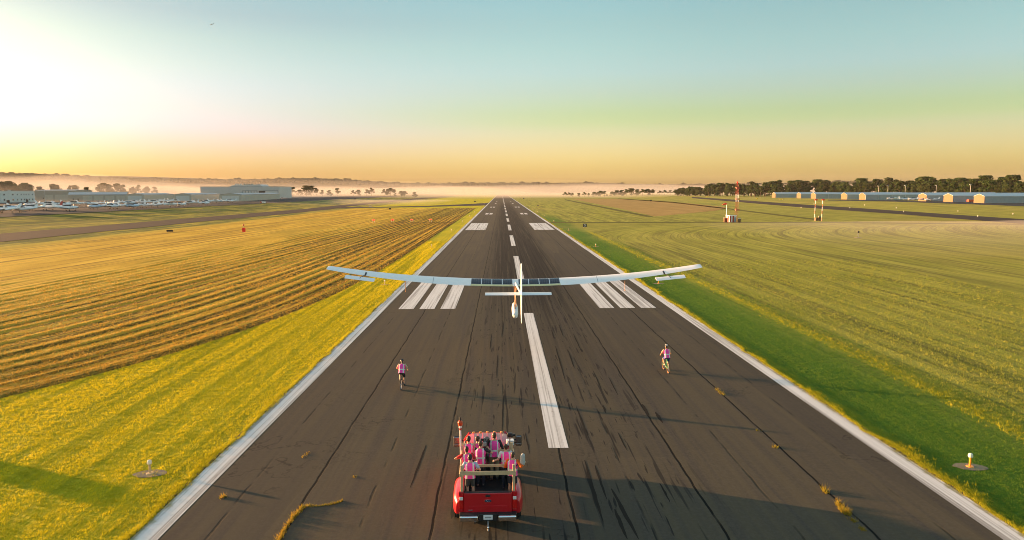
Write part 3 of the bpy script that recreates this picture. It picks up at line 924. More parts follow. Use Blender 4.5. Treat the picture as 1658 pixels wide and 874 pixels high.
def trunk_mesh(seed, h, r0):
    r = random.Random(seed)
    mb = MB()
    p = Vector((0, 0, -.3)); q = Vector((r.uniform(-.3, .3), r.uniform(-.3, .3), h*.35)); e = Vector((r.uniform(-.5, .5), r.uniform(-.5, .5), h*.8))
    mb.tube(p, q, r0*1.25, r0*.8); mb.tube(q, e, r0*.8, r0*.2)
    for k in range(6):
        a = r.uniform(0, 6.28); s = q.lerp(e, r.uniform(0, .7)); L = h*r.uniform(.16, .28)
        mb.tube(s, s+Vector((math.cos(a)*L, math.sin(a)*L, L*.8)), r0*.4, r0*.08, n=5)
    return mb.mesh('trunk', M['bark'])
TREES = []
for k in range(7):
    h = 20; w = [14, 12, 16, 13, 11, 15, 12][k]
    TREES.append((crown_mesh(100+k, h, w, [13, 11, 16, 12, 10, 14, 8][k], [2300, 2000, 2600, 2200, 1900, 2300, 1400][k], .62, M['leaf']), trunk_mesh(200+k, h, .32)))
def tree(x, y, h, label, group, kind=None, wide=1.0):
    z = float(terrain(x, y))
    k = random.randrange(7) if kind is None else kind
    root = empty('tree', (x, y, z), random.uniform(0, 6.28), label, 'tree', group)
    s = h/20
    root.scale = (s*wide, s*wide, s)
    c = link(bpy.data.objects.new('crown', TREES[k][0]), root)
    t = link(bpy.data.objects.new('trunk', TREES[k][1]), root)
    return root

# forest behind the right hangars
edge = [(285, 1175), (330, 1060), (372, 990), (430, 945), (452, 850), (456, 760), (460, 660), (466, 560), (478, 470)]
def along(poly, s):
    d = [0]
    for a, b in zip(poly[:-1], poly[1:]): d.append(d[-1]+math.dist(a, b))
    s = s*d[-1]
    for i in range(len(d)-1):
        if s <= d[i+1]:
            t = (s-d[i])/(d[i+1]-d[i]); a, b = poly[i], poly[i+1]
            return a[0]+(b[0]-a[0])*t, a[1]+(b[1]-a[1])*t
    return poly[-1]
NF = 64
for rowk, (off, hh0) in enumerate(((0, 19), (11, 22), (23, 25), (40, 25))):
    for k in range(NF if rowk < 3 else 44):
        s = min(1, max(0, (k+random.uniform(-.3, .3))/((NF if rowk < 3 else 44)-1)))
        x, y = along(edge, s)
        far = y > 930
        x += off*(.35 if far else .95)+random.uniform(-3, 3); y += off*(.95 if far else .35)+random.uniform(-3, 3)
        h = hh0*random.uniform(.78, 1.12)*float(np.interp(s, [0, .12, .3, .6, .8, 1], [.50, .72, .86, .86, .78, .70]))
        tree(x, y, h, 'dense green tree standing in the forest behind the right hangars', 'trees of the forest behind the right hangars', wide=random.uniform(1.15, 1.55) if rowk == 0 else random.uniform(1.5, 2.0))
# tree row right of the runway end
for px, py, top in ((915, 317.6, 311.5), (921, 317.8, 312), (927, 317.8, 312.5), (937, 317.8, 313), (946, 317.6, 311.5), (953, 317.6, 312.6), (962, 317.4, 310.8), (972, 317.2, 309), (979, 317.2, 310),
                    (991, 316.8, 310.2), (999, 316.6, 308.8), (1006, 316.4, 307.8), (1014, 316.2, 307), (1022, 316, 305.8), (1031, 315.8, 306.6), (1040, 315.6, 307), (1049, 315.4, 306), (1057, 315.2, 307.2),
                    (1068, 314.8, 309), (1076, 314.6, 308), (1085, 314.4, 308.6), (1093, 314.2, 307.4), (1102, 314, 306), (1110, 313.9, 306.4), (1118, 313.8, 306), (1126, 313.8, 306.8), (1133, 313.8, 308)):
    g = at(px, py+1.2)
    h = (py+1.2-top)*g.y/CAM_F
    tree(g.x, g.y, h*1.08, 'dark tree in the row right of the far runway end', 'trees in the row right of the far runway end', wide=2.1)
# misty trees left of the runway end
for px, py, top, lab in ((462, 314.5, 306, None), (474, 314.8, 302.5, 'pale misty tree with an open crown, leftmost behind the parked cars'), (486, 315, 306.5, None), (496, 315.2, 300.5, 'tall dark misty tree with a wide ragged crown'), (504, 315.2, 300.8, None), (512, 315.2, 304, None),
                         (522, 315, 307.5, None), (533, 315, 307, None), (546, 314.6, 304, None), (572, 314.6, 307, None), (580, 314.6, 306.5, None), (601, 314.4, 303.2, 'rounded dark misty tree between two lower gaps'), (594, 314.6, 306, None),
                         (622, 314.4, 305.4, None), (632, 314.2, 303.6, None), (638, 314.2, 305, None), (650, 314.2, 307, None), (655, 314.2, 307.2, None), (671, 314, 307, 'small round lone tree in the mist, nearest the runway')):
    g = at_y(px, py, 1350); g.z = -.5
    h = (py+2-top)*1350/CAM_F
    tree(g.x, g.y, h*1.05, lab or 'misty grey green tree left of the far runway end', None if lab else 'misty trees left of the far runway end', wide=1.6)
# trees behind the left hangars
for px, top, Y, w in ((-22, 292, 950, 1.2), (-8, 293, 940, 1.2), (3, 293.5, 945, 1.2), (14, 293, 950, 1.2), (24, 296, 950, 1), (33, 298, 960, 1), (40, 296, 960, 1.2), (48, 298.5, 960, 1), (64, 302, 1000, 1.2),
                      (86, 297.5, 1000, 1.0), (92, 299, 1000, .8), (113, 300, 1050, 1), (121, 299.5, 1050, 1), (140, 303, 900, 1), (160, 297, 1100, 1.2), (168, 296, 1100, 1.3), (178, 298, 1120, 1.3), (190, 297, 1120, 1.2), (198, 297.5, 1120, 1), (215, 301, 1200, 1), (224, 299, 1200, 1.1), (238, 300.5, 1250, 1.2), (250, 302, 1250, 1.1)):
    g = at_y(px, top, Y)
    z0 = float(terrain(g.x, g.y))
    h = max(9, g.z-z0)
    tree(g.x, g.y, h, 'golden backlit tree standing in mist behind the left hangars', 'trees in mist behind the left hangars', wide=w)

# ------------------------------------------------------------------ buildings
def shed(name, A, B, depth, eave, peak, wall, roof, label, cat='hangar', group=None, ridge='depth', doors=(), windows=(), over=.3):
    """building whose front runs from A to B; ridge 'depth' puts the gable at the front, 'width' along it, 'flat' a parapet roof"""
    A, B = Vector(A), Vector(B)
    z0 = min(A.z, B.z)
    W = (B.xy-A.xy).length
    rz = math.atan2(B.y-A.y, B.x-A.x)
    root = empty(name, (A.x, A.y, z0-.05), rz, label, cat, group)
    mb = MB()
    if ridge == 'depth':
        mb.prism([(0, 0), (W, 0), (W, eave), (W/2, peak), (0, eave)], 'y', 0, depth)
        mb.build('wall', wall, root)
        r = MB(); o = over
        sl = (peak-eave)/(W/2)
        r.prism([(-o, eave-o*sl+.04), (W/2, peak+.04), (W+o, eave-o*sl+.04), (W+o, eave-o*sl+.24), (W/2, peak+.24), (-o, eave-o*sl+.24)], 'y', -o, depth+o)
        r.build('roof', roof, root)
    elif ridge == 'width':
        mb.prism([(0, 0), (depth, 0), (depth, eave), (depth/2, peak), (0, eave)], 'x', 0, W)
        mb.build('wall', wall, root)
        r = MB(); o = over; sl = (peak-eave)/(depth/2)
        r.prism([(-o, eave-o*sl+.04), (depth/2, peak+.04), (depth+o, eave-o*sl+.04), (depth+o, eave-o*sl+.24), (depth/2, peak+.24), (-o, eave-o*sl+.24)], 'x', -o, W+o)
        r.build('roof', roof, root)
    else:
        mb.box((W/2, depth/2, eave/2), (W, depth, eave)); mb.build('wall', wall, root)
        r = MB(); r.box((W/2, depth/2, eave+.15), (W+.5, depth+.5, .3)); r.build('roof', roof, root)
    for x0, x1, z1, mt in doors:
        d = MB(); n = max(1, int((x1-x0)/3.2))
        for k in range(n):
            a = x0+(x1-x0)*k/n; b = x0+(x1-x0)*(k+1)/n
            d.box(((a+b)/2, -.06, z1/2), ((b-a)-.14, .12, z1-.05))
        d.build('door', mt, root)
    for x, z, w, h in windows:
        f = MB()
        for dx, dz, ww, hh in ((0, h/2+.05, w+.2, .1), (0, -h/2-.05, w+.2, .1), (-w/2-.05, 0, .1, h), (w/2+.05, 0, .1, h)):
            f.box((x+dx, -.04, z+dz), (ww, .1, hh))
        fo = f.build('window', M['grey_paint'], root)
        p = MB(); p.box((x, -.015, z), (w, .04, h)); p.build('pane', M['dark_glass'], fo)
    return root

# office at the left edge
A, B = at(-26, 329.2), at(57, 326.8)
Wd = (B.xy-A.xy).length
win = []
for px in (5, 19, 26.5, 33, 37.8, 41.6, 46.5, 52.6):
    x = Wd*(px+26)/83
    wide = 2.2 if px < 20 else 1.3
    win.append((x, 7.3, wide, 1.2)); win.append((x, 2.6, wide, 1.3))
off_root = shed('office_building', A, B, 26, 10.6, 10.6, M['office_wall'], M['roof_metal'], 'white two storey office building with two rows of small dark windows', 'office', ridge='flat', windows=win,
     doors=((Wd*.41, Wd*.47, 2.4, M['dark_glass']), (Wd*.80, Wd*.85, 2.6, M['dark_glass'])))
c = MB()
for x in (Wd*.30, Wd*.36, Wd*.62): c.rbox((x, 6, 11.15), (2.2, 1.8, .9), .08)
c.build('rooftop_unit', M['pale_grey_metal'], off_root)

def face_pts(pxL, pxR, py, Y=None):
    a = at(pxL, py)
    b = at_y(pxR, py, a.y); b.z = a.z
    return a, b
a, b = face_pts(57.5, 122, 324.9)
W1 = (b.xy-a.xy).length
shed('hangar', a, b, 34, 11.0, 12.0, M['tan_metal'], M['roof_metal'], 'tall brown hangar beside the white office building', ridge='width', doors=((W1*.25, W1*.45, 6.4, M['beige_metal']), (W1*.5, W1*.98, 6.6, M['beige_metal'])), windows=((W1*.2, 2.6, 1.0, 1.6),))
a = at(111, 325.4); b = at(206, 324.7)
W1 = (b.xy-a.xy).length
shed('hangar', a, b, 26, 6.6, 9.0, M['tan_metal'], M['roof_metal'], 'long low tan hangar with four wide closed doors', ridge='width', doors=tuple((W1*(.24+.19*k), W1*(.40+.19*k), 5.5, M['beige_metal']) for k in range(4)), windows=((W1*.08, 2.0, 1, 1.2), (W1*.16, 1.4, .9, 2.4)))
def gable_hangar(p0, p1, py, pxe, pye, label):
    a, b = face_pts(p0, p1, py)
    e = at(pxe, pye)
    d = (e.xy-b.xy).length
    rz = math.atan2(-(e.x-b.x), e.y-b.y)
    W = (b.xy-a.xy).length
    a2 = Vector((b.x-W*math.cos(rz), b.y-W*math.sin(rz), b.z))
    r = shed('hangar', a2, b, d, 6.4, 7.8, M['beige_metal'], M['roof_metal'], label, ridge='depth', doors=((W*.12, W*.88, 5.2, M['door_white']),))
    n = int(d/14)
    for k in range(n):
        q = MB()
        for m_ in range(3): q.box((W+.05, d*(k+.5)/n+(m_-1)*3.4, 2.6), (.1, 3.2, 5.2))
        q.build('door', M['beige_metal'], r)
gable_hangar(205, 233.5, 325.2, 282, 323.4, 'beige gabled hangar nearest the long tan hangar')
gable_hangar(282, 310.5, 325.3, 357, 323.6, 'beige gabled hangar in the middle of the gabled row')
gable_hangar(357, 391.5, 326.0, 453, 322.0, 'beige gabled hangar at the right end of the row with a long side wall')
# big grey hangar behind
a = at_y(325, 318, 1000); b = at_y(452, 318, 1000); a.z = b.z = 2.5
W1 = (b.xy-a.xy).length
big = shed('large_hangar', a, b, 60, 16.2, 16.2, M['pale_grey_metal'], M['roof_metal'], 'large pale grey hangar towering behind the beige hangars', ridge='flat')
k_ = W1/127
f = MB()
for q in range(6): f.box(((68.5+4.6*q)*k_, -.35, 5.5), (.55, .7, 11))
f.box((80*k_, -.35, 10.7), (24*k_, .7, .6)); f.build('door_frame', M['roof_metal'], big)
for q in range(5):
    MB().box(((70.8+4.6*q)*k_, -.1, 5.2), (3.8*k_, .2, 10)).build('door', M['door_white'], big)
MB().box((99.5*k_, -.08, 5.4), (10*k_, .16, 10.4)).build('doorway', M['black_plastic'], big)  # flat black panel standing in for the shade inside the opening
MB().box((115*k_, -.1, 5.2), (18*k_, .2, 10)).build('door', M['door_white'], big)
MB().box((114*k_, -.3, 10.7), (24*k_, .6, .6)).build('lintel', M['roof_metal'], big)
MB().prism([(44*k_, 16.5), (97*k_, 16.5), (93*k_, 19.4), (48*k_, 18.2)], 'y', 8, 40).build('raised_roof', M['pale_grey_metal'], big)
for q in (52, 56, 60, 66, 70, 74, 78): 
    MB().rbox((q*k_, 14, 19.6), (2.6*k_, 3, 1.6), .1).build('rooftop_unit', M['tan_metal'] if q > 62 else M['pale_grey_metal'], big)

# right hand hangars: gable ends on one line parallel to the runway
GX0 = 322.0
rh = [1250, 1290, 1313, 1362, 1391, 1487, 1528, 1577]
labs = ['farthest blue grey hangar with a golden gable, left end of the right row', 'blue grey hangar second from the left with a golden gable', 'blue grey hangar third from the left, golden gable behind the mast pair', 'blue grey hangar fourth from the left with pale door posts',
        'open fronted blue grey hangar with pale posts and aircraft parked before it', 'blue hangar with a peaked golden gable beside the parked aircraft', 'blue hangar with a golden gable between two others near the frame edge', 'nearest blue hangar with golden gable beside the orange trailer']
for i, px in enumerate(rh):
    Yf = (GX0-CAM_POS.x)*1.0/((ray(px, 320).x)/(ray(px, 320).y))
    wd = 11.0
    L = [62, 40, 92, 60, 120, 95, 90, 140][i]
    zt = float(terrain(GX0+2, Yf-wd))
    # the front (gable) looks west: A is the far corner, B the near one
    A = Vector((GX0, Yf, zt)); B = Vector((GX0, Yf-wd, zt))
    eave, pk = (4.6, 6.2)
    r = shed('hangar', A, B, L, eave, pk, M['blue_metal'], M['pale_roof'], labs[i], ridge='depth', group=None, over=.25)
    # cream gable cladding, set proud of the end wall
    g = MB(); g.prism([(.05, .05), (wd-.05, .05), (wd-.05, eave-.05), (wd/2, pk-.12), (.05, eave-.05)], 'y', -.12, -.005); g.build('gable_cladding', M['cream_metal'], r)
    n = int(L/12)
    for k in range(n):
        q = MB(); q.box((wd+.07, L*(k+.5)/n, 1.9), (.12, L/n-1.2, 3.8)); q.build('door', M['blue_metal'], r)
    if i in (3, 4, 2):
        q = MB()
        for k in range(n+1): q.box((wd+.2, L*k/n if 0 < k < n else (.3 if k == 0 else L-.3), eave/2-.1), (.35, .35, eave-.2))
        q.build('door_post', M['pale_grey_metal'], r)
#AIRFIELD
# ------------------------------------------------------------------ airfield equipment
def edge_light(x, y, label, group, pad=True, col='lamp_white'):
    r = empty('runway_light', (x, y, float(terrain(x, y))), random.uniform(-.2, .2), label, 'runway light', group)
    if pad:
        n = 14
        MB().rings([[Vector(((.62+.10*math.sin(3.1*i)+.06*math.cos(5.3*i))*math.cos(6.2832*i/n), .42*math.sin(6.2832*i/n), z)) for i in range(n)] for z in (-.05, .035)]).build('concrete_pad', M['concrete'], r)
    r.scale = (1, 1, .80)
    MB().tube((0, 0, .03), (0, 0, .07), .16, .14, 12).tube((0, 0, .07), (0, 0, .55), .045, .045, 10).build('stem', M['amber_lamp'] if x > 0 else M['pine_wood'], r)
    MB().tube((0, 0, .55), (0, 0, .60), .085, .10, 12).tube((0, 0, .60), (0, 0, .72), .10, .085, 12).ball((0, 0, .72), (.083, .083, .05), 12, 6).build('lens', M[col], r, smooth=True)
    return r
for side, sx in (('left', -1), ('right', 1)):
    base = None
    for k in range(16):
        y = 29.2+61.0*k
        x = sx*(17.4)
        if k == 0:
            lab = 'white capped runway light on a concrete pad in the %s grass' % ('left yellow' if sx < 0 else 'right green')
            base = edge_light(x, y, lab, 'lights along the %s runway edge' % side)
        elif k == 1:
            copy_tree(base, label='runway light in the %s grass below the %s wing tip' % (side, side), group='lights along the %s runway edge' % side, loc=(x, y, 0), rz=.1*k)
        else:
            copy_tree(base, label='small distant runway light in the grass along the %s edge' % side, group='lights along the %s runway edge' % side, loc=(x, y, 0), rz=.1*k)

# four red approach lights left of the runway
def papi(loc, label):
    r = empty('approach_light', loc, 0, label, 'approach light', 'red approach lights in a row')
    b = MB(); b.rbox((0, 0, .95), (1.1, .9, .42), .05); b.build('housing', M['orange_plastic'], r)
    for sx in (-.42, .42):
        MB().tube((sx, .3, 0), (sx, .3, .76), .035).tube((sx, -.3, 0), (sx, -.3, .76), .035).build('leg', M['steel'], r)
    MB().tube((-.26, -.45, .95), (-.26, -.47, .95), .15, n=12).tube((.26, -.45, .95), (.26, -.47, .95), .15, n=12).build('lamp', M['red_lamp'], r)
    return r
plabs = ['leftmost red approach light in the row of four', 'second red approach light from the left', 'third red approach light from the left', 'red approach light nearest the runway']
p0 = None
for k, (px, py) in enumerate(((605, 360.2), (636, 359.9), (667, 359.5), (697, 359.2))):
    g = at(px, py)
    if p0 is None: p0 = papi(g, plabs[0])
    else: copy_tree(p0, label=plabs[k], loc=g)

# red marker in the hayfield
g = at(395, 377)
r = empty('marker_box', g, 0, 'red marker box on legs with small orange lamp in the hayfield', 'marker')
r.scale = (1.25, 1.25, 1.2)
MB().rbox((0, 0, .75), (.62, .5, 1.0), .04).build('box', M['orange_flag'], r)
MB().tube((-.2, 0, 0), (-.2, 0, .26), .04).tube((.2, 0, 0), (.2, 0, .26), .04).build('leg', M['steel'], r)
MB().tube((0, 0, 1.24), (0, 0, 1.75), .03).build('mast', M['steel'], r)
MB().tube((0, 0, 1.75), (0, 0, 1.85), .12, .2, 12).ball((0, 0, 1.9), .2, 12, 6).build('lamp', M['orange_plastic'], r, smooth=True)

# orange and white barricade by the taxiway
g = at(600, 335.2)
r = empty('barricade', g, .2, 'orange and white barricade on the grass beside the taxiway', 'barricade')
MB().rbox((0, 0, .75), (3.0, .12, .5), .03).build('board', M['orange_plastic'], r)
for q in (-.9, 0, .9): MB().box((q, -.07, .75), (.4, .03, .5)).build('white_band', M['white_paint'], r)
for sx in (-1.2, 1.2): MB().tube((sx, -.4, 0), (sx, 0, .8), .04).tube((sx, .4, 0), (sx, 0, .8), .04).build('leg', M['steel'], r)

def board_sign(px, py, w, h, label, rz=0, mt='sign_black', name='airfield_sign'):
    g = at(px, py)
    r = empty(name, g, rz, label, 'sign')
    MB().rbox((0, 0, .22+h/2), (w, .25, h), .03).build('panel', M[mt], r)
    for sx in (-w*.35, w*.35): MB().tube((sx, 0, 0), (sx, 0, .25), .05).build('leg', M['steel'], r)
    return r
board_sign(275, 376.2, 1.75, .55, 'long low black sign seen from behind at the hayfield edge', .15)
board_sign(631.5, 339.6, 1.5, .9, 'black sign on the grass strip below the taxiway bend', .1)
board_sign(575, 322.8, 2.6, 1.0, 'small dark sign on the far grass before the misty trees', 0)
board_sign(666, 323, 2.2, 1.0, 'small dark sign on the misty grass left of the runway', 0)
board_sign(769, 327, 1.8, 1.0, 'dark sign at the left runway edge past the connector', 0)
board_sign(848, 322.2, 2.0, 1.3, 'dark sign at the far right runway edge', 0)
board_sign(871, 333.6, 1.2, .8, 'dark sign in the right grass before the far markings', 0)
board_sign(1053.5, 325.6, 2.4, 1.0, 'dark sign beside the dry tan field', 0)
board_sign(581, 327.2, 1.8, .6, 'yellow sign on the far grass left of the taxiway', 0, 'sign_yellow')
board_sign(1226, 322.2, 1.9, 1.1, 'small yellow sign on the grass beyond the parallel runway', 0, 'sign_yellow')
board_sign(1265, 323.5, 3.0, 1.0, 'wide yellow sign on the grass before the farthest hangars', 0, 'sign_yellow')
board_sign(1145, 318.6, 1.9, 1.2, 'tiny yellow sign beside the far forest end', 0, 'sign_yellow')
g = at(947, 368.4)
r = empty('distance_sign', g, 0, 'black square distance sign with white numeral in the right grass', 'sign')
MB().rbox((0, 0, .72), (1.15, .3, 1.12), .03).build('panel', M['sign_black'], r)
MB().tube((-.4, 0, 0), (-.4, 0, .2), .05).tube((.4, 0, 0), (.4, 0, .2), .05).build('leg', M['steel'], r)
tc = bpy.data.curves.new('numeral', 'FONT'); tc.body = '5'; tc.size = 1.05; tc.align_x = 'CENTER'; tc.align_y = 'CENTER'; tc.extrude = .01; tc.offset = .02
tmp = bpy.data.objects.new('numeral', tc); COL.objects.link(tmp)
dg = bpy.context.evaluated_depsgraph_get()
nm = bpy.data.meshes.new_from_object(tmp.evaluated_get(dg)); COL.objects.unlink(tmp); bpy.data.objects.remove(tmp)
nm.materials.clear(); nm.materials.append(M['white_paint'])
no = link(bpy.data.objects.new('numeral', nm), r); no.rotation_euler = (R(90), 0, 0); no.location = (0, -.165, .72)

# unseen box added left of the frame, only to cast its long shadow into view
g = Vector((-40.0, 36.6, 0))
r = empty('equipment_cabinet', g, .4, 'unseen grey box added to cast the long shadow on the left grass', 'cabinet')
MB().rbox((0, 0, 1.05), (1.0, 1.25, 1.9), .05).build('box', M['grey_paint'], r); MB().rbox((0, 0, 2.04), (1.15, 1.4, .1), .03).build('lid', M['white_paint'], r)
MB().rbox((0, -.63, 1.05), (.8, .03, 1.6), .01).build('door', M['grey_paint'], r)

# lattice tower, equipment hut, wind sock
g = at(1192, 360)
r = empty('lattice_tower', g, .25, 'tall red and white lattice tower beside the striped hut', 'tower')
Ht = 14.3; nseg = 12
def tower_seg(mb, z0, z1):
    w0 = .62*(1-.2*z0/Ht); w1 = .62*(1-.2*z1/Ht)
    for k in range(4):
        a = math.pi/4+k*math.pi/2; b = a+math.pi/2
        p = lambda ang, w, z: Vector((math.cos(ang)*w, math.sin(ang)*w, z))
        mb.tube(p(a, w0, z0), p(a, w1, z1), .036, n=5)
        mb.tube(p(a, w0, z0), p(b, w1, z1), .022, n=4); mb.tube(p(a, w1, z1), p(b, w1, z1), .022, n=4)
cuts = [(0, 7.6, 'tower_red'), (7.6, 10.2, 'white_paint'), (10.2, 14.0, 'tower_red')]
for z0, z1, mt in cuts:
    mb = MB(); n = max(2, int((z1-z0)/1.2))
    for k in range(n): tower_seg(mb, z0+(z1-z0)*k/n, z0+(z1-z0)*(k+1)/n)
    mb.build('lattice', M[mt], r)
for z in (4.6, 8.6, 12.6):
    MB().box((.2, -.25, z), (1.5, .5, .35)).box((-.3, .2, z+.3), (.4, 1.0, .1)).build('antenna', M['tower_red'], r)
MB().tube((0, 0, 14.0), (0, 0, 14.6), .12).ball((0, 0, 14.75), .3, 8, 5).build('beacon', M['orange_flag'], r)
g = at(1184.5, 360.2)
r = empty('equipment_hut', g, .1, 'small red and white striped equipment hut beside the lattice tower', 'hut')
MB().rbox((0, 0, 1.35), (2.6, 2.2, 2.3), .05).build('wall', M['white_paint'], r)
for q in (-.95, .1): MB().box((q, -1.13, 1.35), (.55, .06, 2.25)).build('red_stripe', M['tower_red'], r)
MB().box((-1.33, 0, 1.35), (.06, 1.0, 2.2)).build('red_stripe', M['orange_plastic'], r)
MB().rbox((0, 0, 2.6), (2.9, 2.5, .2), .04).build('roof', M['white_paint'], r)
MB().box((.85, -1.14, 1.1), (.7, .08, 1.7)).build('door', M['grey_paint'], r)
g = at(1174.5, 360)
r = empty('equipment_cabinet', g, 0, 'orange lit equipment cabinet on the left side of the striped hut', 'cabinet')
MB().rbox((0, 0, .85), (1.1, .9, 1.5), .05).build('box', M['cream_metal'], r); MB().rbox((0, 0, 1.66), (1.25, 1.05, .1), .02).build('lid', M['white_paint'], r)
MB().tube((.2, 0, 1.7), (.2, 0, 2.9), .05).build('mast', M['steel'], r)
g = at(1194.5, 360.2)
r = empty('equipment_cabinet', g, 0, 'pale cabinet at the foot of the lattice tower', 'cabinet')
MB().rbox((.3, -.9, .8), (.8, .7, 1.4), .05).build('box', M['cream_metal'], r); MB().rbox((.3, -.9, 1.55), (.9, .8, .1), .02).build('lid', M['white_paint'], r)
g = at(1177, 359.2)
r = empty('wind_sock', g, 0, 'red wind sock on a thin mast left of the tower', 'wind sock')
MB().tube((0, .8, 0), (0, .8, 7.0), .05, .035).build('mast', M['steel'], r)
rings = []
for k in range(7):
    t = k/6; rr_ = .34*(1-.45*t); cx = -.15-1.35*t; cz = 6.75-.25*t*t
    rings.append([Vector((cx, .8+rr_*math.cos(6.2832*i/10), cz+rr_*math.sin(6.2832*i/10))) for i in range(10)])
MB().rings(rings).build('sock', M['orange_flag'], r, smooth=True)
# pair of masts
for px, lab in ((1319, 'left mast of the red and white banded pair'), (1330.5, 'right mast of the red and white banded pair')):
    g = at(px, 357.2)
    r = empty('banded_mast', g, 0, lab, 'mast', 'pair of banded masts in the right field')
    for k in range(6):
        MB().tube((0, 0, 1.3*k), (0, 0, 1.3*(k+1)-.01), .115-.004*k, n=8).build('band', M['orange_plastic'] if k % 2 == 0 else M['white_paint'], r)
    MB().rbox((.25, 0, 8.05), (1.1, .4, .5), .1).build('head', M['orange_flag'], r)
g = at(1324.5, 357.6)
r = empty('equipment_cabinet', g, 0, 'low pale cabinet between the two banded masts', 'cabinet')
MB().rbox((-.5, 0, .7), (.9, .7, 1.2), .05).rbox((.55, 0, .95), (.7, .6, 1.7), .05).build('box', M['cream_metal'], r); MB().rbox((.55, 0, 1.83), (.8, .7, .08), .02).build('lid', M['white_paint'], r)
g = at(1389.5, 384.6)
r = empty('instrument_post', g, 0, 'lone dark instrument post in the right field', 'post')
MB().tube((0, 0, 0), (0, 0, 1.2), .05).tube((0, 0, .9), (-.35, 0, .5), .04).build('post', M['grey_paint'], r); MB().rbox((0, 0, 1.4), (.4, .3, .5), .04).build('box', M['black_plastic'], r); MB().rbox((0, 0, .03), (1.4, 1.2, .06), .02).build('base', M['concrete'], r)
# lights of the parallel runway
base = None
for px, py in ((1400, 332.8), (1376, 337.4), (1463, 343.6), (1451, 337.4), (1551, 343), (1583, 351.4), (1318, 331), (1297, 336.8), (1640, 347.6)):
    g = at(px, py)
    if base is None:
        base = empty('taxiway_light', g, 0, 'small white light beside the parallel runway on the right', 'runway light', 'lights beside the parallel runway')
        MB().tube((0, 0, 0), (0, 0, .4), .06).build('stem', M['white_paint'], base); MB().tube((0, 0, .4), (0, 0, .65), .2, .16).ball((0, 0, .68), .16, 8, 5).build('lens', M['lamp_white'], base)
    else: copy_tree(base, loc=g)
# lamp posts before the forest
base = None
for px, top in ((1422, 304), (1437, 303), (1465, 304.5), (1515, 305), (1570.5, 306)):
    Y = (410-CAM_POS.x)/(ray(px, 320).x/ray(px, 320).y); 
    if Y > 900: Y = 900
    g = at_y(px, 320, Y); g.z = float(terrain(g.x, g.y))
    if base is None:
        base = empty('lamp_post', g, 0, 'pale lamp post standing before the forest behind the hangars', 'lamp post', 'lamp posts before the forest')
        MB().tube((0, 0, 0), (0, 0, 13), .22, .12).build('post', M['pale_grey_metal'], base); MB().rbox((-.5, 0, 13.1), (1.6, .7, .35), .05).build('lamp_head', M['white_paint'], base)
    else: copy_tree(base, loc=g)
base = None
for px, Y in ((316, 800), (311.5, 820), (73, 640)):
    g = at_y(px, 320, Y); g.z = float(terrain(g.x, g.y))
    if base is None:
        base = empty('lamp_post', g, 0, 'thin lamp post rising behind the left hangar roofs', 'lamp post', 'lamp posts among the left hangars')
        MB().tube((0, 0, 0), (0, 0, 11), .16, .1).build('post', M['pale_grey_metal'], base); MB().rbox((-.4, 0, 11.1), (1.2, .5, .3), .05).build('lamp_head', M['white_paint'], base)
    else: copy_tree(base, loc=g)

# ------------------------------------------------------------------ parked aircraft
def light_plane(high, body, finmat, label, group, nose=.0):
    r = empty('parked_aircraft', (0, 0, 0), 0, label, 'aircraft', group)
    zc = 1.35 if high else 1.15
    def ring(y, w, h, zz, n=12):
        return [Vector((w*math.cos(6.2832*i/n), y, zz+h*math.sin(6.2832*i/n))) for i in range(n)]
    MB().rings([ring(4.1, .10, .10, zc), ring(3.9, .33, .34, zc), ring(3.0, .50, .50, zc), ring(2.0, .56, .58, zc+.05), ring(.8, .58, .72, zc+.12), ring(-.6, .50, .62, zc+.12), ring(-2.2, .26, .32, zc+.16), ring(-3.9, .08, .16, zc+.25)]).build('fuselage', body, r, smooth=True)
    def wing(y, span, chord, z, dih, th=.16):
        rs = []
        for k in range(-4, 5):
            t = k/4; c_ = chord*(1-.25*abs(t)); zz = z+dih*abs(t)
            prof = [(-.5, 0), (-.2, .35), (.2, .6), (.42, .45), (.5, 0), (.42, -.3), (.1, -.35), (-.3, -.2)]
            rs.append([Vector((t*span/2, y+p*c_, zz+q*th*(1-.4*abs(t)))) for p, q in prof])
        return MB().rings(rs)
    wing(1.3 if high else 1.0, 11, 1.6, zc+.80 if high else zc-.42, .15 if high else .55).build('wing', M['white_gloss'], r, smooth=True)
    wing(-3.6, 3.6, .95, zc+.28, 0, .08).build('tailplane', M['white_gloss'], r, smooth=True)
    MB().prism([(-2.9, zc+.3), (-4.0, zc+.25), (-4.35, zc+1.55), (-3.75, zc+1.55)], 'x', -.05, .05).build('fin', finmat, r)
    MB().rings([ring(2.15, .50, .30, zc+.42), ring(1.5, .53, .38, zc+.52), ring(.3, .53, .40, zc+.55), ring(-.7, .42, .24, zc+.45)]).build('cabin_window', M['dark_glass'], r, smooth=True)
    MB().box((0, 4.14, zc), (1.75, .03, .12)).box((0, 4.14, zc), (.12, .03, 1.75)).ball((0, 4.2, zc), (.14, .2, .14), 8, 5).build('propeller', M['grey_paint'], r)
    for x, y in ((0, 3.1), (-1.1, .8), (1.1, .8)):
        w = MB().torus((x, y, .21), .15, .07, 'x', 12, 6); w.build('wheel', M['rubber'], r)
        MB().tube((x*.9, y, .25), (x*.45, y, zc-.2), .05).build('strut', M['white_gloss'], r)
    if high:
        for s in (-1, 1): MB().tube((s*.5, 1.2, zc-.3), (s*2.6, 1.3, zc+.82), .04).build('wing_strut', M['white_gloss'], r)
    return r
protoH = light_plane(True, M['white_gloss'], M['white_gloss'], 'x', 'aircraft parked on the left apron')
protoL = light_plane(False, M['white_gloss'], M['white_gloss'], 'x', 'aircraft parked on the left apron')
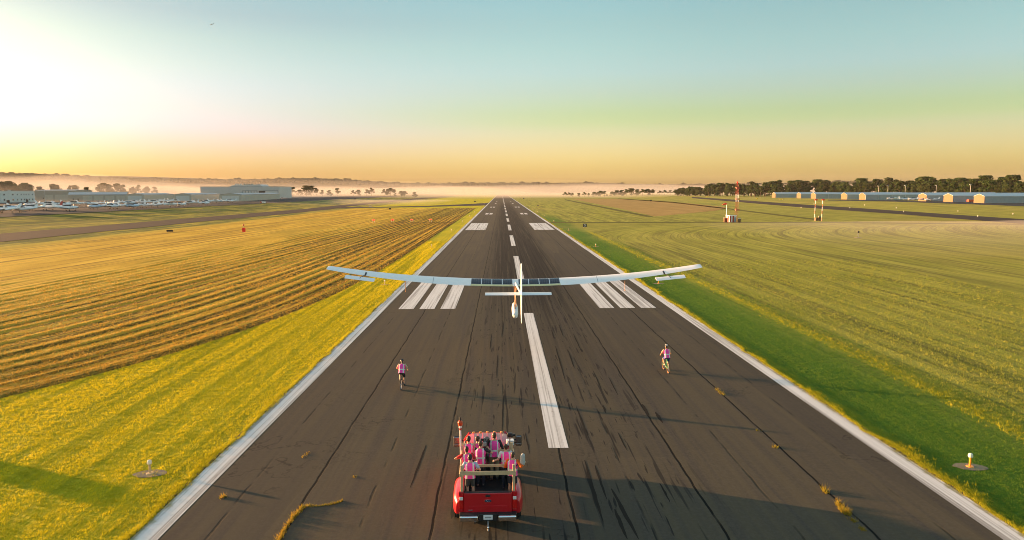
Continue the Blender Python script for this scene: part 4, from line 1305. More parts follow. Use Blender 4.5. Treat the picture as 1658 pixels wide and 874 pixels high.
protoR = light_plane(False, M['white_gloss'], M['fin_red'], 'x', 'aircraft parked on the left apron')
protoB = light_plane(False, M['plane_blue'], M['white_gloss'], 'x', 'aircraft parked on the left apron')
GENL = 'white light aircraft in the crowded parked rows before the left hangars'
parked = [ # px, py, proto, heading, label, scale
 (-6, 345.5, protoL, 1.2, None, 1.0), (8, 344.5, protoL, 2.3, 'nearest white low wing aircraft at the left frame edge', 1.05), (17, 341.5, protoB, 1.5, 'pale blue low wing aircraft second from the left frame edge', 1.0), (38, 344, protoL, 1.9, 'white low wing aircraft with dark trim left of the red finned twin', 1.0), (33, 340.5, protoL, -1.3, None, 1.0), (54, 341, protoL, 1.7, None, 1.0),
 (84, 340.5, protoR, 1.3, 'aircraft with a dark red fin in the nearest parked row', 1.2), (106, 341.5, protoL, -1.5, 'white aircraft directly right of the red finned one', 1.05),
 (52, 335.2, protoL, 1.4, None, 1.0), (75, 335.2, protoH, -1.3, 'white high wing aircraft behind the red finned one', 1.05), (100, 335.0, protoL, -1.5, None, 1.0), (116, 334.0, protoH, -1.1, 'high wing aircraft with tan tail left of the second row', 1.05), (140, 333.2, protoL, -1.3, None, 1.0),
 (161, 332.6, protoL, 1.2, None, .95), (178, 332.4, protoL, 1.0, None, .95), (158, 338.8, protoB, 1.4, 'pale blue aircraft at the near end of the middle group', 1.0), (174, 338.2, protoL, -1.2, None, 1.0), (190, 338, protoL, 1.4, None, 1.0), (208, 337.4, protoB, -1.2, 'pale blue aircraft inside the middle group', .95), (222, 336.6, protoL, 1.4, None, 1.0),
 (190, 331.4, protoL, 1.2, None, .95), (206, 331.2, protoL, -1.2, None, .95), (219, 330.8, protoH, 1.2, None, .95), (232, 330.4, protoL, 1.3, None, .95), (246, 329.6, protoL, -1.2, None, .95), (257, 329.2, protoH, 1.4, None, .95), (273, 328.2, protoL, 1.4, None, .9), (282, 328.0, protoH, -1.3, None, .9),
 (237, 336.4, protoL, 1.3, None, 1.0), (254, 335.8, protoL, 1.2, None, 1.0), (272, 335.2, protoH, -1.0, None, .95), (287, 334.6, protoL, -1.2, 'white aircraft at the right end of the middle group', .95),
 (310, 332.2, protoH, 1.5, 'white high wing aircraft leading the short right group', .95), (327, 332.0, protoL, -1.3, None, .9), (336, 329.4, protoL, 1.5, None, .9), (347, 328.9, protoH, -1.4, None, .9), (358, 328.4, protoL, 1.5, None, .9), (368, 328.2, protoL, -1.4, None, .9), (374, 327.6, protoL, 1.5, 'last white aircraft at the right end of the short group', .85)]
used = set()
for px, py, pr, rz, lab, sc_ in parked:
    g = at(px, py); g.z += .10
    if pr not in used:
        used.add(pr); pr.location = g; pr.rotation_euler = (0, 0, rz); pr.scale = (sc_*1.42,)*3; pr['label'] = lab or GENL
        pr['group'] = 'aircraft parked on the left apron'
    else: copy_tree(pr, label=lab or GENL, loc=g, rz=rz, scale=sc_*1.42)
for px, py, pr, rz, lab in ((1446, 323.8, protoL, 1.4, 'pale aircraft at the left end of the right parked row'), (1463, 324.6, protoL, -1.2, None), (1464, 322.2, protoR, .9, 'sunlit aircraft with a tall tail before the open hangar'), (1481, 325.2, protoL, 1.4, None), (1482, 322.4, protoH, -.9, 'sunlit high wing aircraft beside the peaked gable'), (1495, 325.8, protoL, -1.4, None), (1509, 326.0, protoL, 1.2, 'white aircraft with raised tail before the blue hangar wall'), (1518, 325.4, protoH, 1.5, None)):
    g = at(px, py); g.z += .1
    copy_tree(pr, label=lab or 'white aircraft parked low before the right hangars', group='aircraft parked before the right hangars', loc=g, rz=rz, scale=1.25)
# distant airliner
g = at_y(343.5, 40, 1500)
r = light_plane(False, M['grey_paint'], M['grey_paint'], 'tiny dark aircraft flying high in the pale left sky', None)
r.name = 'distant_aircraft'
r.location = g; r.rotation_euler = (0, R(-8), R(70))

# ------------------------------------------------------------------ cars far away
def car(loc, rz, paint, label, group):
    r = empty('parked_car', loc, rz, label, 'car', group)
    MB().prism([(-2.2, .35), (2.2, .35), (2.25, .75), (1.3, .92), (-2.1, .98), (-2.25, .7)], 'x', -.88, .88).build('body', paint, r)
    MB().prism([(-1.9, .96), (1.1, .92), (.45, 1.45), (-1.5, 1.48)], 'x', -.74, .74).build('cabin_glass', M['dark_glass'], r)
    MB().rbox((0, -.5, 1.47), (1.4, 1.9, .08), .03).build('roof', paint, r)
    for x in (-.8, .8):
        for y in (-1.35, 1.35): MB().torus((x, y, .32), .22, .10, 'x', 14, 6).build('wheel', M['rubber'], r)
    return r
cw = None
for px, c in ((463, 'black_plastic'), (472.5, 'white_gloss'), (481, 'white_gloss'), (491.5, 'white_gloss'), (499, 'grey_paint')):
    g = at(px, 317.2); g.z += .1
    lab = {463: 'dark car at the left end of the far car row', 499: 'grey car at the right end of the far car row'}.get(px, 'white car in the middle of the far car row')
    if c != 'white_gloss': car(g, 1.5, M[c], lab, 'cars parked beyond the left hangars').scale = (1.1,)*3
    elif cw is None: cw = car(g, 1.5, M[c], lab, 'cars parked beyond the left hangars')
    else: copy_tree(cw, label=lab, loc=g)
g = at(456, 321.4); g.z += .1; copy_tree(cw, label='white car beside the end wall of the right gabled hangar', loc=g, rz=1.3)
g = at(425, 329.2); g.z += .1
r = empty('service_truck', g, 1.2, 'small red and white service truck driving on the left apron', 'truck')
MB().rbox((0, .9, .85), (1.9, 1.6, .9), .1).build('cab', M['red_paint'], r); MB().rbox((0, .8, 1.5), (1.7, 1.2, .6), .15).build('cabin_glass', M['dark_glass'], r); MB().rbox((0, .75, 1.83), (1.6, 1.1, .1), .04).build('roof', M['white_gloss'], r); MB().rbox((0, -1.3, .95), (1.9, 2.6, 1.1), .06).build('body', M['white_gloss'], r)
for x in (-.85, .85):
    for y in (-1.6, 1.1): MB().torus((x, y, .36), .25, .11, 'x', 14, 6).build('wheel', M['rubber'], r)
g = at(1574, 327.6); g.z += .1
r = empty('trailer', g, 0, 'long orange trailer parked before the nearest golden gable', 'trailer')
MB().rbox((0, 0, 1.2), (6.4, 2.4, 1.5), .08).build('body', M['orange_plastic'], r)
MB().tube((3.2, 0, .6), (4.4, 0, .5), .08).build('drawbar', M['steel'], r)
for x in (-1.6, -.6, 1.6):
    for y in (-1.0, 1.0): MB().torus((x, y, .42), .28, .13, 'y', 14, 6).build('wheel', M['rubber'], r)
g = at(1587, 327.4); g.z += .1
c = car(g, 1.45, M['black_plastic'], 'dark car parked beside the orange trailer', None)
g = at(1657, 327.4); g.z += .1
c = car(g, 1.5, M['white_gloss'], 'white car at the right frame edge before the blue hangar', None)
#HERO
# ------------------------------------------------------------------ solar aeroplane in the air
WING_C = Vector((-1.57, 52.3, 5.10))
sa = empty('solar_aeroplane', WING_C, R(.4), 'white long winged solar aeroplane flying low over the runway markings', 'aeroplane')
HALF = 13.75
def wz(x):
    a = abs(x)/HALF
    return -.05+1.20*a**2.0
def chord(x):
    a = abs(x)/HALF
    return 1.50 if a < .35 else 1.50-.70*((a-.35)/.65)**1.1
INC = R(11.5)
UP = [(-.5, 0), (-.35, .030), (-.2, .058), (0, .085), (.2, .100), (.36, .088), (.46, .052), (.5, 0)]
LOW = [(.46, -.035), (.3, -.045), (0, -.035), (-.3, -.012)]
def wpt(x, p, q, off=0.0):
    c = chord(x)
    y, z = p*c, q*c+off
    return Vector((x, y*math.cos(INC)-z*math.sin(INC), wz(x)+y*math.sin(INC)+z*math.cos(INC)))
def upper(p):
    return float(np.interp(p, [u[0] for u in UP], [u[1] for u in UP]))
mb = MB()
xs = [-HALF*(1-.0), *np.linspace(-HALF*.985, HALF*.985, 61), HALF]
mb.rings([[wpt(x, p*(.86 if abs(x) == HALF else 1), q*(.3 if abs(x) == HALF else 1)) for p, q in UP+LOW] for x in xs])
wingo = mb.build('wing', M['wing_film'], sa, smooth=True)
def skin(x0, x1, p0, p1, off, nx=8, npz=6):
    rs = []
    for side in (off, off-.012):
        pass
    vs = []; fs = []
    for i in range(nx+1):
        x = x0+(x1-x0)*i/nx
        for j in range(npz+1):
            p = p0+(p1-p0)*j/npz
            vs.append(wpt(x, p, upper(p), off))
    for i in range(nx):
        for j in range(npz):
            a = i*(npz+1)+j
            fs.append((a, a+npz+1, a+npz+2, a+1))
    return MB().add(vs, fs)
def m_cells():
    t = NT('solar_cells')
    oc = objcoord(t)
    sp = t.n('ShaderNodeSeparateXYZ'); t.l(oc, sp.inputs[0])
    g = t.m('ABSOLUTE', t.m('SUBTRACT', t.m('FRACT', t.m('MULTIPLY', sp.outputs[0], 6.6)), .5))
    h = t.m('ABSOLUTE', t.m('SUBTRACT', t.m('FRACT', t.m('MULTIPLY', sp.outputs[1], 6.6)), .5))
    ln = t.step(t.m('MAXIMUM', g, h), .46, .49)
    t.base(t.mix(ln, (.012, .014, .024), (.11, .12, .15)))
    t.set(rough=.22, spec=.4)
    return t.mat
M['cells'] = m_cells()
for s in (-1, 1):
    for k in range(4):
        a = .23+.765*k; b = a+.715
        skin(s*a if s > 0 else -b, s*b if s > 0 else -a, -.33, .47, .006).build('solar_panel', M['cells'], sa)
    skin(.21 if s > 0 else -3.28, 3.28 if s > 0 else -.21, -.5, -.345, .006).build('trailing_edge', M['wing_edge'], sa)
    # faint joint line and fitting on the outer panel
    skin(s*6.0, s*6.03, -.49, .47, .006, 1).build('panel_seam', M['grey_paint'], sa)
    skin(s*10.85, s*10.97, -.5, .0, .01, 1).build('boom_fitting', M['carbon'], sa)
    xb = s*10.9
    z0 = wz(xb)
    zA = .47 if s < 0 else .40
    MB().tube((xb, .1, z0-.02), (s*11.15, -1.35, zA+.06), .035, .03).build('aileron_boom', M['carbon'], sa, smooth=True)
    rs = []
    for x in np.linspace(10.1, 12.2, 8):
        t_ = (x-10.1)/2.1
        rs.append([Vector((s*x, -1.3+p*.62*math.cos(INC), (.37+.27*t_ if s < 0 else .33+.20*t_)+(p*math.sin(INC*1.3)+q*.6)*.62)) for p, q in UP+LOW])
    MB().rings(rs).build('aileron', M['white_gloss'], sa, smooth=True)
    # wheel leg under the outer wing
    xl = s*8.05
    MB().tube((xl, -.3, wz(xl)-.1), (xl, -.3, wz(xl)-.95), .022, .018).tube((xl, -.5, wz(xl)-.97), (xl, -.1, wz(xl)-.97), .02).build('wing_skid', M['strut_orange'], sa)
skin(-.205, .205, -.5, .47, .008, 2).build('centre_cover', M['wing_film'], sa)
# boom, tailplane, fin
tx, ty, tz = .17, -7.85, .24
MB().tube((0, .35, -.06), (tx, ty-.3, tz-.02), .085, .055, 12).build('tail_boom', M['white_gloss'], sa, smooth=True)
rs = []
for x in np.linspace(-2.11, 2.06, 12):
    c = .62*(1-.08*abs(x)/2.1)
    rs.append([Vector((tx-.17+x, ty+p*c, tz+.03+(p*math.sin(R(8))+q*.7)*c)) for p, q in UP+LOW])
MB().rings(rs).build('tailplane', M['white_gloss'], sa, smooth=True)
rs = []
for z in (-1.62, -1.5, -1.0, 0, 1.0, 1.8, 2.15):
    c = float(np.interp(z, [-1.62, -1.45, -.6, .6, 2.15], [.12, .45, .78, .78, .55])); th = .075*c/.78
    rs.append([Vector((tx+b*th, ty-.05+a*c, z+.02)) for a, b in ((-.5, 0), (-.3, .35), (.1, .75), (.35, .7), (.5, 0), (.35, -.7), (.1, -.75), (-.3, -.35))])
MB().rings(rs).build('fin', M['white_gloss'], sa, smooth=True)
# pod on struts below the wing
pc = at_y(833.6, 501.5, 51.9)-WING_C
tilt = Matrix.Translation(pc) @ Matrix.Rotation(R(12), 4, 'X')
mb = MB()
rs = []
for y, w, h in ((-1.25, .06, .08), (-1.15, .17, .20), (-.7, .225, .27), (.2, .235, .29), (.8, .20, .25), (1.15, .12, .15), (1.28, .03, .04)):
    rs.append([Vector((math.copysign(abs(math.cos(6.2832*i/16))**.75, math.cos(6.2832*i/16))*w, y, math.copysign(abs(math.sin(6.2832*i/16))**.75, math.sin(6.2832*i/16))*h)) for i in range(16)])
mb.rings(rs, M=tilt).build('pod', M['white_gloss'], sa, smooth=True)
MB().rbox((.02, -.1, .295), (.14, .8, .03), .01, M=tilt).build('pod_hatch', M['grey_paint'], sa)
top = pc+Vector((0, .35, .28))
mb = MB().tube((-.10, .3, -.05), top+Vector((.06, .1, 0)), .03).tube((.12, -.1, -.05), top+Vector((-.05, -.5, 0)), .03).tube((-.02, -.25, -.05), top+Vector((.1, -.75, 0)), .025).tube((-.08, .05, -.8), (.12, -.15, -1.0), .035)
mb.build('strut', M['strut_orange'], sa, smooth=True)
MB().rbox((.06, -.3, -1.0), (.12, .2, .18), .02).build('battery_box', M['carbon'], sa)

# ------------------------------------------------------------------ red pickup truck
TR = Vector((-3.08, 23.5, RZ))
tk = empty('pickup_truck', TR, R(1.2), 'red dual rear wheel pickup truck carrying people in its open bed', 'pickup truck')
RP = M['red_paint']
for s in (-1, 1):
    MB().rbox((s*.925, 1.53, 1.02), (.19, 2.46, .78), .03).build('bed_side', RP, tk)
    # flared fender over the twin wheels
    rs = []
    for k in range(17):
        y = .34+1.98*k/16
        t = abs((y-1.33)/1.0)
        zt = 1.30-.17*t**2.2-.12*max(0, t-.8)*3
        fw = .24*(1-max(0, t-.55)**2*2.6)
        d = (y-1.33)
        zb = .60 if abs(d) > .52 else .60+.36*math.sqrt(max(0, 1-(d/.52)**2))
        rs.append([Vector((s*(.99+fx*fw), y, zz)) for fx, zz in ((0, zt), (.35, zt-.015), (.68, zt-.06), (.9, zt-.15), (1.0, zt-.30), (1.0, (zt-.3)*.4+zb*.6), (.94, zb), (0, zb))])
    MB().rings(rs).build('rear_fender', RP, tk, smooth=True)
MB().box((0, 2.72, 1.0), (1.70, .06, .72)).build('bed_front_wall', M['black_plastic'], tk)
MB().box((0, 1.5, .83), (1.66, 2.42, .07)).build('bed_floor', M['black_plastic'], tk)
for s in (-1, 1): MB().box((s*.822, 1.53, 1.14), (.02, 2.4, .54)).build('bed_liner', M['black_plastic'], tk)
tg = MB().rbox((0, .29, 1.0), (1.66, .10, .74), .03).build('tailgate', RP, tk)
MB().rbox((0, .31, 1.375), (1.62, .12, .03), .01).build('tailgate_cap', M['black_plastic'], tg)
MB().rbox((0, .235, 1.27), (.17, .04, .085), .015).build('handle', M['black_plastic'], tg)
MB().rbox((0, .237, .86), (1.3, .012, .10), .004).build('crease', RP, tg)
def oval(cx, y0, y1, cz, a, b, n=28):
    return MB().rings([[Vector((cx+a*math.cos(6.2832*i/n), y, cz+b*math.sin(6.2832*i/n))) for i in range(n)] for y in (y0, y1)])
em = oval(0, .242, .222, 1.09, .125, .050).build('emblem', M['chrome'], tg)
oval(0, .224, .216, 1.09, .112, .039).build('emblem_field', M['emblem_blue'], em)
MB().path([(-.07, .214, 1.083), (-.045, .214, 1.105), (-.02, .214, 1.08), (.01, .214, 1.10), (.035, .214, 1.08), (.065, .214, 1.095)], .005, 4).build('emblem_script', M['white_paint'], em)
MB().rbox((-.60, .237, .76), (.16, .01, .025), .004).build('badge', M['chrome'], tg)
for s in (-1, 1):
    l_ = MB().rbox((s*.925, .285, 1.02), (.16, .09, .46), .02).build('tail_lamp', M['tail_red'], tk)
    MB().rbox((s*.925, .238, 1.18), (.12, .03, .11), .01).build('reversing_lens', M['tail_white'], l_)
    MB().rbox((s*.66, .09, .545), (.64, .20, .21), .05).build('bumper', M['chrome'], tk)
    MB().rbox((s*.66, .16, .665), (.66, .22, .04), .01).build('step_pad', M['black_plastic'], tk)
MB().rbox((0, .16, .56), (.66, .18, .26), .02).build('step', M['black_plastic'], tk)
pl = MB().rbox((0, .06, .575), (.32, .02, .17), .01).build('licence_plate', M['plate_white'], tk)
MB().box((0, .047, .575), (.22, .006, .05)).build('plate_band', M['grey_paint'], pl)
hb = MB().rbox((0, .0, .42), (.06, .34, .06), .01).rbox((0, -.15, .36), (.055, .06, .2), .01).rbox((0, -.22, .27), (.06, .18, .04), .01).build('tow_hitch', M['steel'], tk)
MB().tube((0, -.25, .28), (0, -.25, .33), .02).ball((0, -.25, .36), .045, 12, 8).build('tow_ball', M['chrome'], hb, smooth=True)
MB().tube((-.45, .2, .42), (-.45, .0, .40), .045, n=10).build('exhaust', M['chrome'], tk)
MB().box((0, 3.3, .52), (1.25, 6.0, .22)).build('chassis', M['black_plastic'], tk)
def wheel(x, y, w, label='wheel'):
    o = MB().torus((x, y, .40), .29, .115, 'x', 26, 10).tube((x-w/2, y, .4), (x+w/2, y, .4), .375, n=26).build('wheel', M['rubber'], tk, smooth=True)
    MB().tube((x-w/2-.01, y, .4), (x+w/2+.01, y, .4), .21, n=20).build('rim', M['chrome'], o)
for s in (-1, 1):
    wheel(s*1.075, 1.35, .22); wheel(s*.79, 1.35, .22); wheel(s*.87, 5.70, .24)
# cab
mb = MB()
def rr_ring(y, hw, z0, z1, b=.07):
    return [Vector(p) for p in ((-hw+.04, y, z0), (hw-.04, y, z0), (hw, y, z0+.1), (hw, y, z1-b), (hw-b*.6, y, z1), (-hw+b*.6, y, z1), (-hw, y, z1-b), (-hw, y, z0+.1))]
mb.rings([rr_ring(2.80, .97, .50, 1.42), rr_ring(2.86, 1.0, .46, 1.44), rr_ring(5.15, 1.0, .46, 1.44), rr_ring(5.5, .99, .46, 1.43)])
body = mb.build('body', RP, tk, smooth=True)
mb = MB()
g0 = [(-.95, 2.84, 1.43), (.95, 2.84, 1.43), (.95, 5.48, 1.43), (-.95, 5.48, 1.43)]
g1 = [(-.74, 3.0, 1.97), (.74, 3.0, 1.97), (.72, 4.68, 1.98), (-.72, 4.68, 1.98)]
mb.rings([[Vector(p) for p in g0], [Vector(p) for p in g1]]).build('cab_glass', M['dark_glass'], tk)
mb = MB()
for a, b in zip(g0, g1):
    mb.tube(Vector(a)*1.0+Vector((0, 0, -.02)), Vector(b), .06, .055, 8)
for s in (-1, 1):
    mb.tube((s*.965, 4.12, 1.42), (s*.745, 4.0, 1.97), .05, .045, 8)
mb.build('pillar', RP, tk, smooth=True)
rs = []
for y, hw, z in ((2.93, .70, 1.955), (3.0, .765, 1.985), (3.2, .775, 2.03), (3.8, .78, 2.055), (4.4, .765, 2.045), (4.66, .745, 2.01), (4.74, .71, 1.965)):
    rs.append([Vector((x*hw, y, z-.055*abs(x)**3-(.0))) for x in np.linspace(-1, 1, 13)]+[Vector((x*hw, y, z-.12)) for x in np.linspace(1, -1, 5)])
rf = MB().rings(rs).build('roof', RP, tk, smooth=True)
for k in range(7):
    x = -.54+.18*k
    MB().rbox((x, 3.82, 2.052-.045*abs(x/.77)**3), (.05, 1.35, .022), .009).build('roof_rib', RP, rf)
for x in (-.56, -.28, 0, .28, .56):
    MB().rbox((x, 4.60, 2.035-.02*abs(x)), (.10, .11, .05), .02).build('clearance_lamp', M['amber_lamp'], rf)
mb = MB()
mb.rings([rr_ring(5.48, .97, .5, 1.42, .10), rr_ring(6.0, .96, .5, 1.38, .12), rr_ring(6.45, .94, .5, 1.31, .14), rr_ring(6.62, .90, .55, 1.22, .10)]).build('hood', RP, tk, smooth=True)
MB().rbox((0, 6.63, .95), (1.15, .06, .45), .03).build('grille', M['chrome'], tk)
MB().rbox((0, 6.68, .58), (1.9, .22, .26), .05).build('front_bumper', M['chrome'], tk)
for s in (-1, 1):
    MB().rbox((s*.76, 6.6, 1.0), (.30, .10, .38), .04).build('headlight', M['tail_white'], tk)
    MB().tube((s*.98, 4.95, 1.42), (s*1.2, 4.93, 1.47), .025).tube((s*.98, 4.95, 1.56), (s*1.2, 4.93, 1.6), .025).build('mirror_arm', M['black_plastic'], tk)
    mr = MB().rbox((s*1.27, 4.95, 1.54), (.25, .11, .44), .04).build('mirror', M['black_plastic'], tk)
    MB().rbox((s*1.27, 4.885, 1.60), (.20, .012, .26), .005).rbox((s*1.27, 4.885, 1.40), (.20, .012, .10), .005).build('mirror_glass', M['chrome'], mr)
    MB().rbox((s*1.005, 4.3, 1.2), (.02, .2, .035), .008).rbox((s*1.005, 3.3, 1.2), (.02, .2, .035), .008).build('door_handle', M['chrome'], tk)
    MB().rbox((s*1.0, 4.0, .42), (.16, 2.0, .05), .02).build('running_board', M['black_plastic'], tk)
# timber railing round the bed
W_ = M['pine_wood']
for x in (-.90, .90):
    for y in (.36, 2.55):
        MB().rbox((x, y, 1.62), (.09, .09, 1.42), .008).build('rail_post', W_, tk)
for y, z, h, x0 in ((.30, 2.06, .14, .96), (1.18, 1.98, .10, .96), (2.52, 2.0, .14, .96)):
    MB().rbox((0, y, z), (x0*2, .04, h), .006).build('rail_board', W_, tk)
for x in (-.965, .965):
    MB().rbox((x, 1.45, 2.0), (.04, 2.34, .12), .006).build('rail_board', W_, tk)
# beacon pole
bp = MB().tube((-1.0, 2.55, 1.3), (-1.02, 2.55, 3.0), .032, n=8).tube((-1.02, 2.55, 2.92), (-1.02, 2.55, 3.02), .055, n=10).build('beacon_pole', M['white_paint'], tk)
MB().tube((-1.02, 2.55, 2.84), (-1.02, 2.55, 2.92), .05, n=10).build('collar', M['tower_red'], bp)
MB().tube((-1.02, 2.55, 3.02), (-1.02, 2.55, 3.10), .085, .09, 12).ball((-1.02, 2.55, 3.12), (.095, .095, .095), 14, 8).build('beacon', M['orange_plastic'], bp, smooth=True)
MB().tube((-1.02, 2.55, 3.2), (-1.02, 2.55, 3.34), .03).build('antenna', M['black_plastic'], bp)

# ------------------------------------------------------------------ people
def fabric(name, c, var=.15):
    return mat(name, c, .85, var=var, scale=14, spec=.2, bump=.25)
fabric('vest_pink', (1.0, .085, .40)); fabric('reflective', (.62, .74, .66), .05)
fabric('denim_dark', (.025, .03, .045)); fabric('khaki', (.24, .19, .12)); fabric('shorts_grey', (.055, .06, .065)); fabric('black_cloth', (.02, .02, .022)); fabric('blue_cloth', (.03, .07, .24))
fabric('shirt_white', (.66, .66, .66)); fabric('shirt_grey', (.20, .21, .23)); fabric('shirt_dark', (.035, .035, .04)); fabric('shirt_orange', (.75, .13, .02)); fabric('shirt_red', (.45, .03, .04)); fabric('shirt_blue', (.34, .44, .58)); fabric('shirt_tan', (.55, .40, .27))
mat('skin_light', (.56, .33, .22), .55, var=.08, spec=.35); mat('skin_tan', (.42, .23, .14), .55, var=.08, spec=.35)
mat('hair_black', (.012, .010, .009), .5, var=.3); mat('hair_brown', (.06, .032, .016), .5, var=.3); mat('hair_dark', (.028, .017, .011), .5, var=.3)
mat('eye_dark', (.02, .015, .012), .2); mat('shoe_dark', (.04, .04, .045), .7); mat('shoe_light', (.5, .42, .3), .7)
mat('helmet_black', (.02, .02, .022), .35); mat('helmet_white', (.7, .7, .68), .35)

def union(mb, name, material, parent, voxel=.012, smooth_it=2):
    """several overlapping closed lofts become one continuous surface"""
    me = mb.mesh(name+'_src', material)
    tmp = bpy.data.objects.new('tmp', me); COL.objects.link(tmp)
    m = tmp.modifiers.new('r', 'REMESH'); m.mode = 'VOXEL'; m.voxel_size = voxel
    s = tmp.modifiers.new('s', 'SMOOTH'); s.factor = .5; s.iterations = smooth_it
    dg = bpy.context.evaluated_depsgraph_get()
    out = bpy.data.meshes.new_from_object(tmp.evaluated_get(dg))
    COL.objects.unlink(tmp); bpy.data.objects.remove(tmp); bpy.data.meshes.remove(me)
    out.name = name; out.materials.clear(); out.materials.append(material)
    out.polygons.foreach_set('use_smooth', [True]*len(out.polygons))
    return link(bpy.data.objects.new(name, out), parent)

def ik(a, b, l1, l2, pole):
    a, b, pole = Vector(a), Vector(b), Vector(pole)
    d = b-a; L = min(d.length, (l1+l2)*.995); dn = d.normalized()
    x = (l1*l1-l2*l2+L*L)/(2*L); h = math.sqrt(max(0, l1*l1-x*x))
    pl = pole-dn*pole.dot(dn)
    pl = pl.normalized() if pl.length > 1e-5 else Vector((0, 0, 1))
    return a+dn*x+pl*h, a+dn*L

def person(label, loc, rz, H=1.75, lean=0.0, side=0.0, hip=None, handL=None, handR=None, footL=None, footR=None, skin='skin_light', hair='hair_dark', long_hair=False, cap=None,
           shirt='shirt_grey', sleeve='short', legs='denim_dark', leg_len='long', shoes='shoe_dark', head_turn=0.0, head_tilt=0.0, helmet=None, group=None, poleL=None, poleR=None):
    s = H/1.75
    root = empty('person', loc, rz, label, 'person', group)
    V = Vector
    hip = V(hip) if hip else V((0, 0, .93*s))
    u = (Matrix.Rotation(R(side), 3, 'Y') @ Matrix.Rotation(R(-lean), 3, 'X')) @ V((0, 0, 1))
    r_ = (Matrix.Rotation(R(side), 3, 'Y')) @ V((1, 0, 0)); r_ = (r_-u*r_.dot(u)).normalized()
    f_ = u.cross(r_)
    TL = .53*s
    neck = hip+u*TL
    def T(x, y, t): return hip+r_*x*s+f_*y*s+u*(t*TL)
    shL, shR = T(-.185, 0, .90), T(.185, 0, .90)
    hu = (u*.5+V((0, 0, .5))).normalized(); hu = (hu+f_*(.15*head_tilt)).normalized()
    hf = (Matrix.Rotation(R(head_turn), 3, hu) @ f_); hf = (hf-hu*hf.dot(hu)).normalized(); hr = hf.cross(hu)
    hc = neck+hu*.155*s+hf*.02*s
    def HD(x, y, z): return hc+hr*x*s+hf*y*s+hu*z*s
    handL = V(handL) if handL else T(-.26, .10, -.02); handR = V(handR) if handR else T(.26, .10, -.02)
    footL = V(footL) if footL else V((-.10*s, -.02, .075)); footR = V(footR) if footR else V((.10*s, .02, .075))
    elL, haL = ik(shL, handL, .29*s, .26*s, poleL or (-.6, -.6, -.4)); elR, haR = ik(shR, handR, .29*s, .26*s, poleR or (.6, -.6, -.4))
    hpL, hpR = T(-.09, 0, -.02), T(.09, 0, -.02)
    knL, anL = ik(hpL, footL, .43*s, .42*s, (-.12, 1, .1)); knR, anR = ik(hpR, footR, .43*s, .42*s, (.12, 1, .1))
    def torso(grow=0.0, t0=-.16, t1=1.0, n=24):
        rs = []
        ts = [-.16, -.05, .12, .30, .50, .68, .82, .92, 1.0]; rx = [.09, .165, .155, .145, .160, .178, .185, .150, .060]; ry = [.085, .115, .110, .105, .115, .120, .110, .085, .060]
        for t in np.linspace(t0, t1, 18):
            a = np.interp(t, ts, rx)+grow; b = np.interp(t, ts, ry)+grow
            rs.append([T(math.copysign(abs(math.cos(6.2832*i/n))**.8, math.cos(6.2832*i/n))*a, math.copysign(abs(math.sin(6.2832*i/n))**.8, math.sin(6.2832*i/n))*b, t) for i in range(n)])
        return rs
    # body: one continuous skin
    mb = MB(); mb.rings(torso())
    mb.capsule(T(0, 0, .93), HD(0, -.015, -.04), .055*s, .050*s)
    for h_, k_, a_ in ((hpL, knL, anL), (hpR, knR, anR)):
        mb.capsule(h_, k_, .085*s, .054*s); mb.capsule(k_, k_.lerp(a_, .3), .054*s, .056*s); mb.capsule(k_.lerp(a_, .3), a_, .056*s, .036*s)
        mb.capsule(a_+V((0, -.03, -.03)), a_+V((0, .15*s, -.045)), .04*s, .03*s)
    for sgn, sh, el, ha in ((-1, shL, elL, haL), (1, shR, elR, haR)):
        mb.capsule(sh, el, .055*s, .042*s); mb.capsule(el, ha, .042*s, .028*s)
        d = (ha-el).normalized()
        sx = d.cross(V((0, 0, 1))); sx = sx.normalized() if sx.length > .2 else r_
        nz = sx.cross(d)
        pc_ = ha+d*.05*s
        mb.capsule(ha, ha+d*.085*s, .030*s, .036*s)
        for k, (off, ln) in enumerate(((-.030, .062), (-.010, .074), (.010, .070), (.029, .056))):
            b0 = ha+d*.085*s+sx*off*s; b1 = b0+(d*.8-nz*.35).normalized()*ln*.55*s; b2 = b1+(d*.35-nz*.9).normalized()*ln*.5*s
            mb.capsule(b0, b1, .0105*s, .0098*s, 6); mb.capsule(b1, b2, .0098*s, .0085*s, 6)
        t0 = ha+d*.03*s-sx*sgn*.03*s; t1 = t0+(d*.6-sx*sgn*.7-nz*.3).normalized()*.05*s
        mb.capsule(t0, t1, .013*s, .010*s, 6)
    mb.add(*_ell(HD, (0, .0, .01), (.075, .093, .105))); mb.add(*_ell(HD, (0, .03, -.055), (.052, .058, .055))); mb.add(*_ell(HD, (0, .10, -.012), (.014, .020, .026)))
    for q in (-1, 1): mb.add(*_ell(HD, (q*.077, -.005, -.008), (.012, .022, .032)))
    mb.add(*_ell(HD, (0, .083, -.058), (.026, .012, .010)))
    union(mb, 'body', M[skin], root, .011)
    e = MB()
    for q in (-1, 1): e.add(*_ell(HD, (q*.030, .084, .012), (.012, .010, .009)))
    e.build('eyes', M['eye_dark'], root)
    # hair or helmet
    hb = MB(); hb.add(*_ell(HD, (0, -.014, .032), (.083, .098, .094))); hb.add(*_ell(HD, (0, -.045, -.02), (.072, .066, .075)))
    if long_hair:
        hb.capsule(HD(0, -.075, -.02), HD(0, -.10, -.17), .045*s, .03*s)
    union(hb, 'hair', M[hair], root, .012)
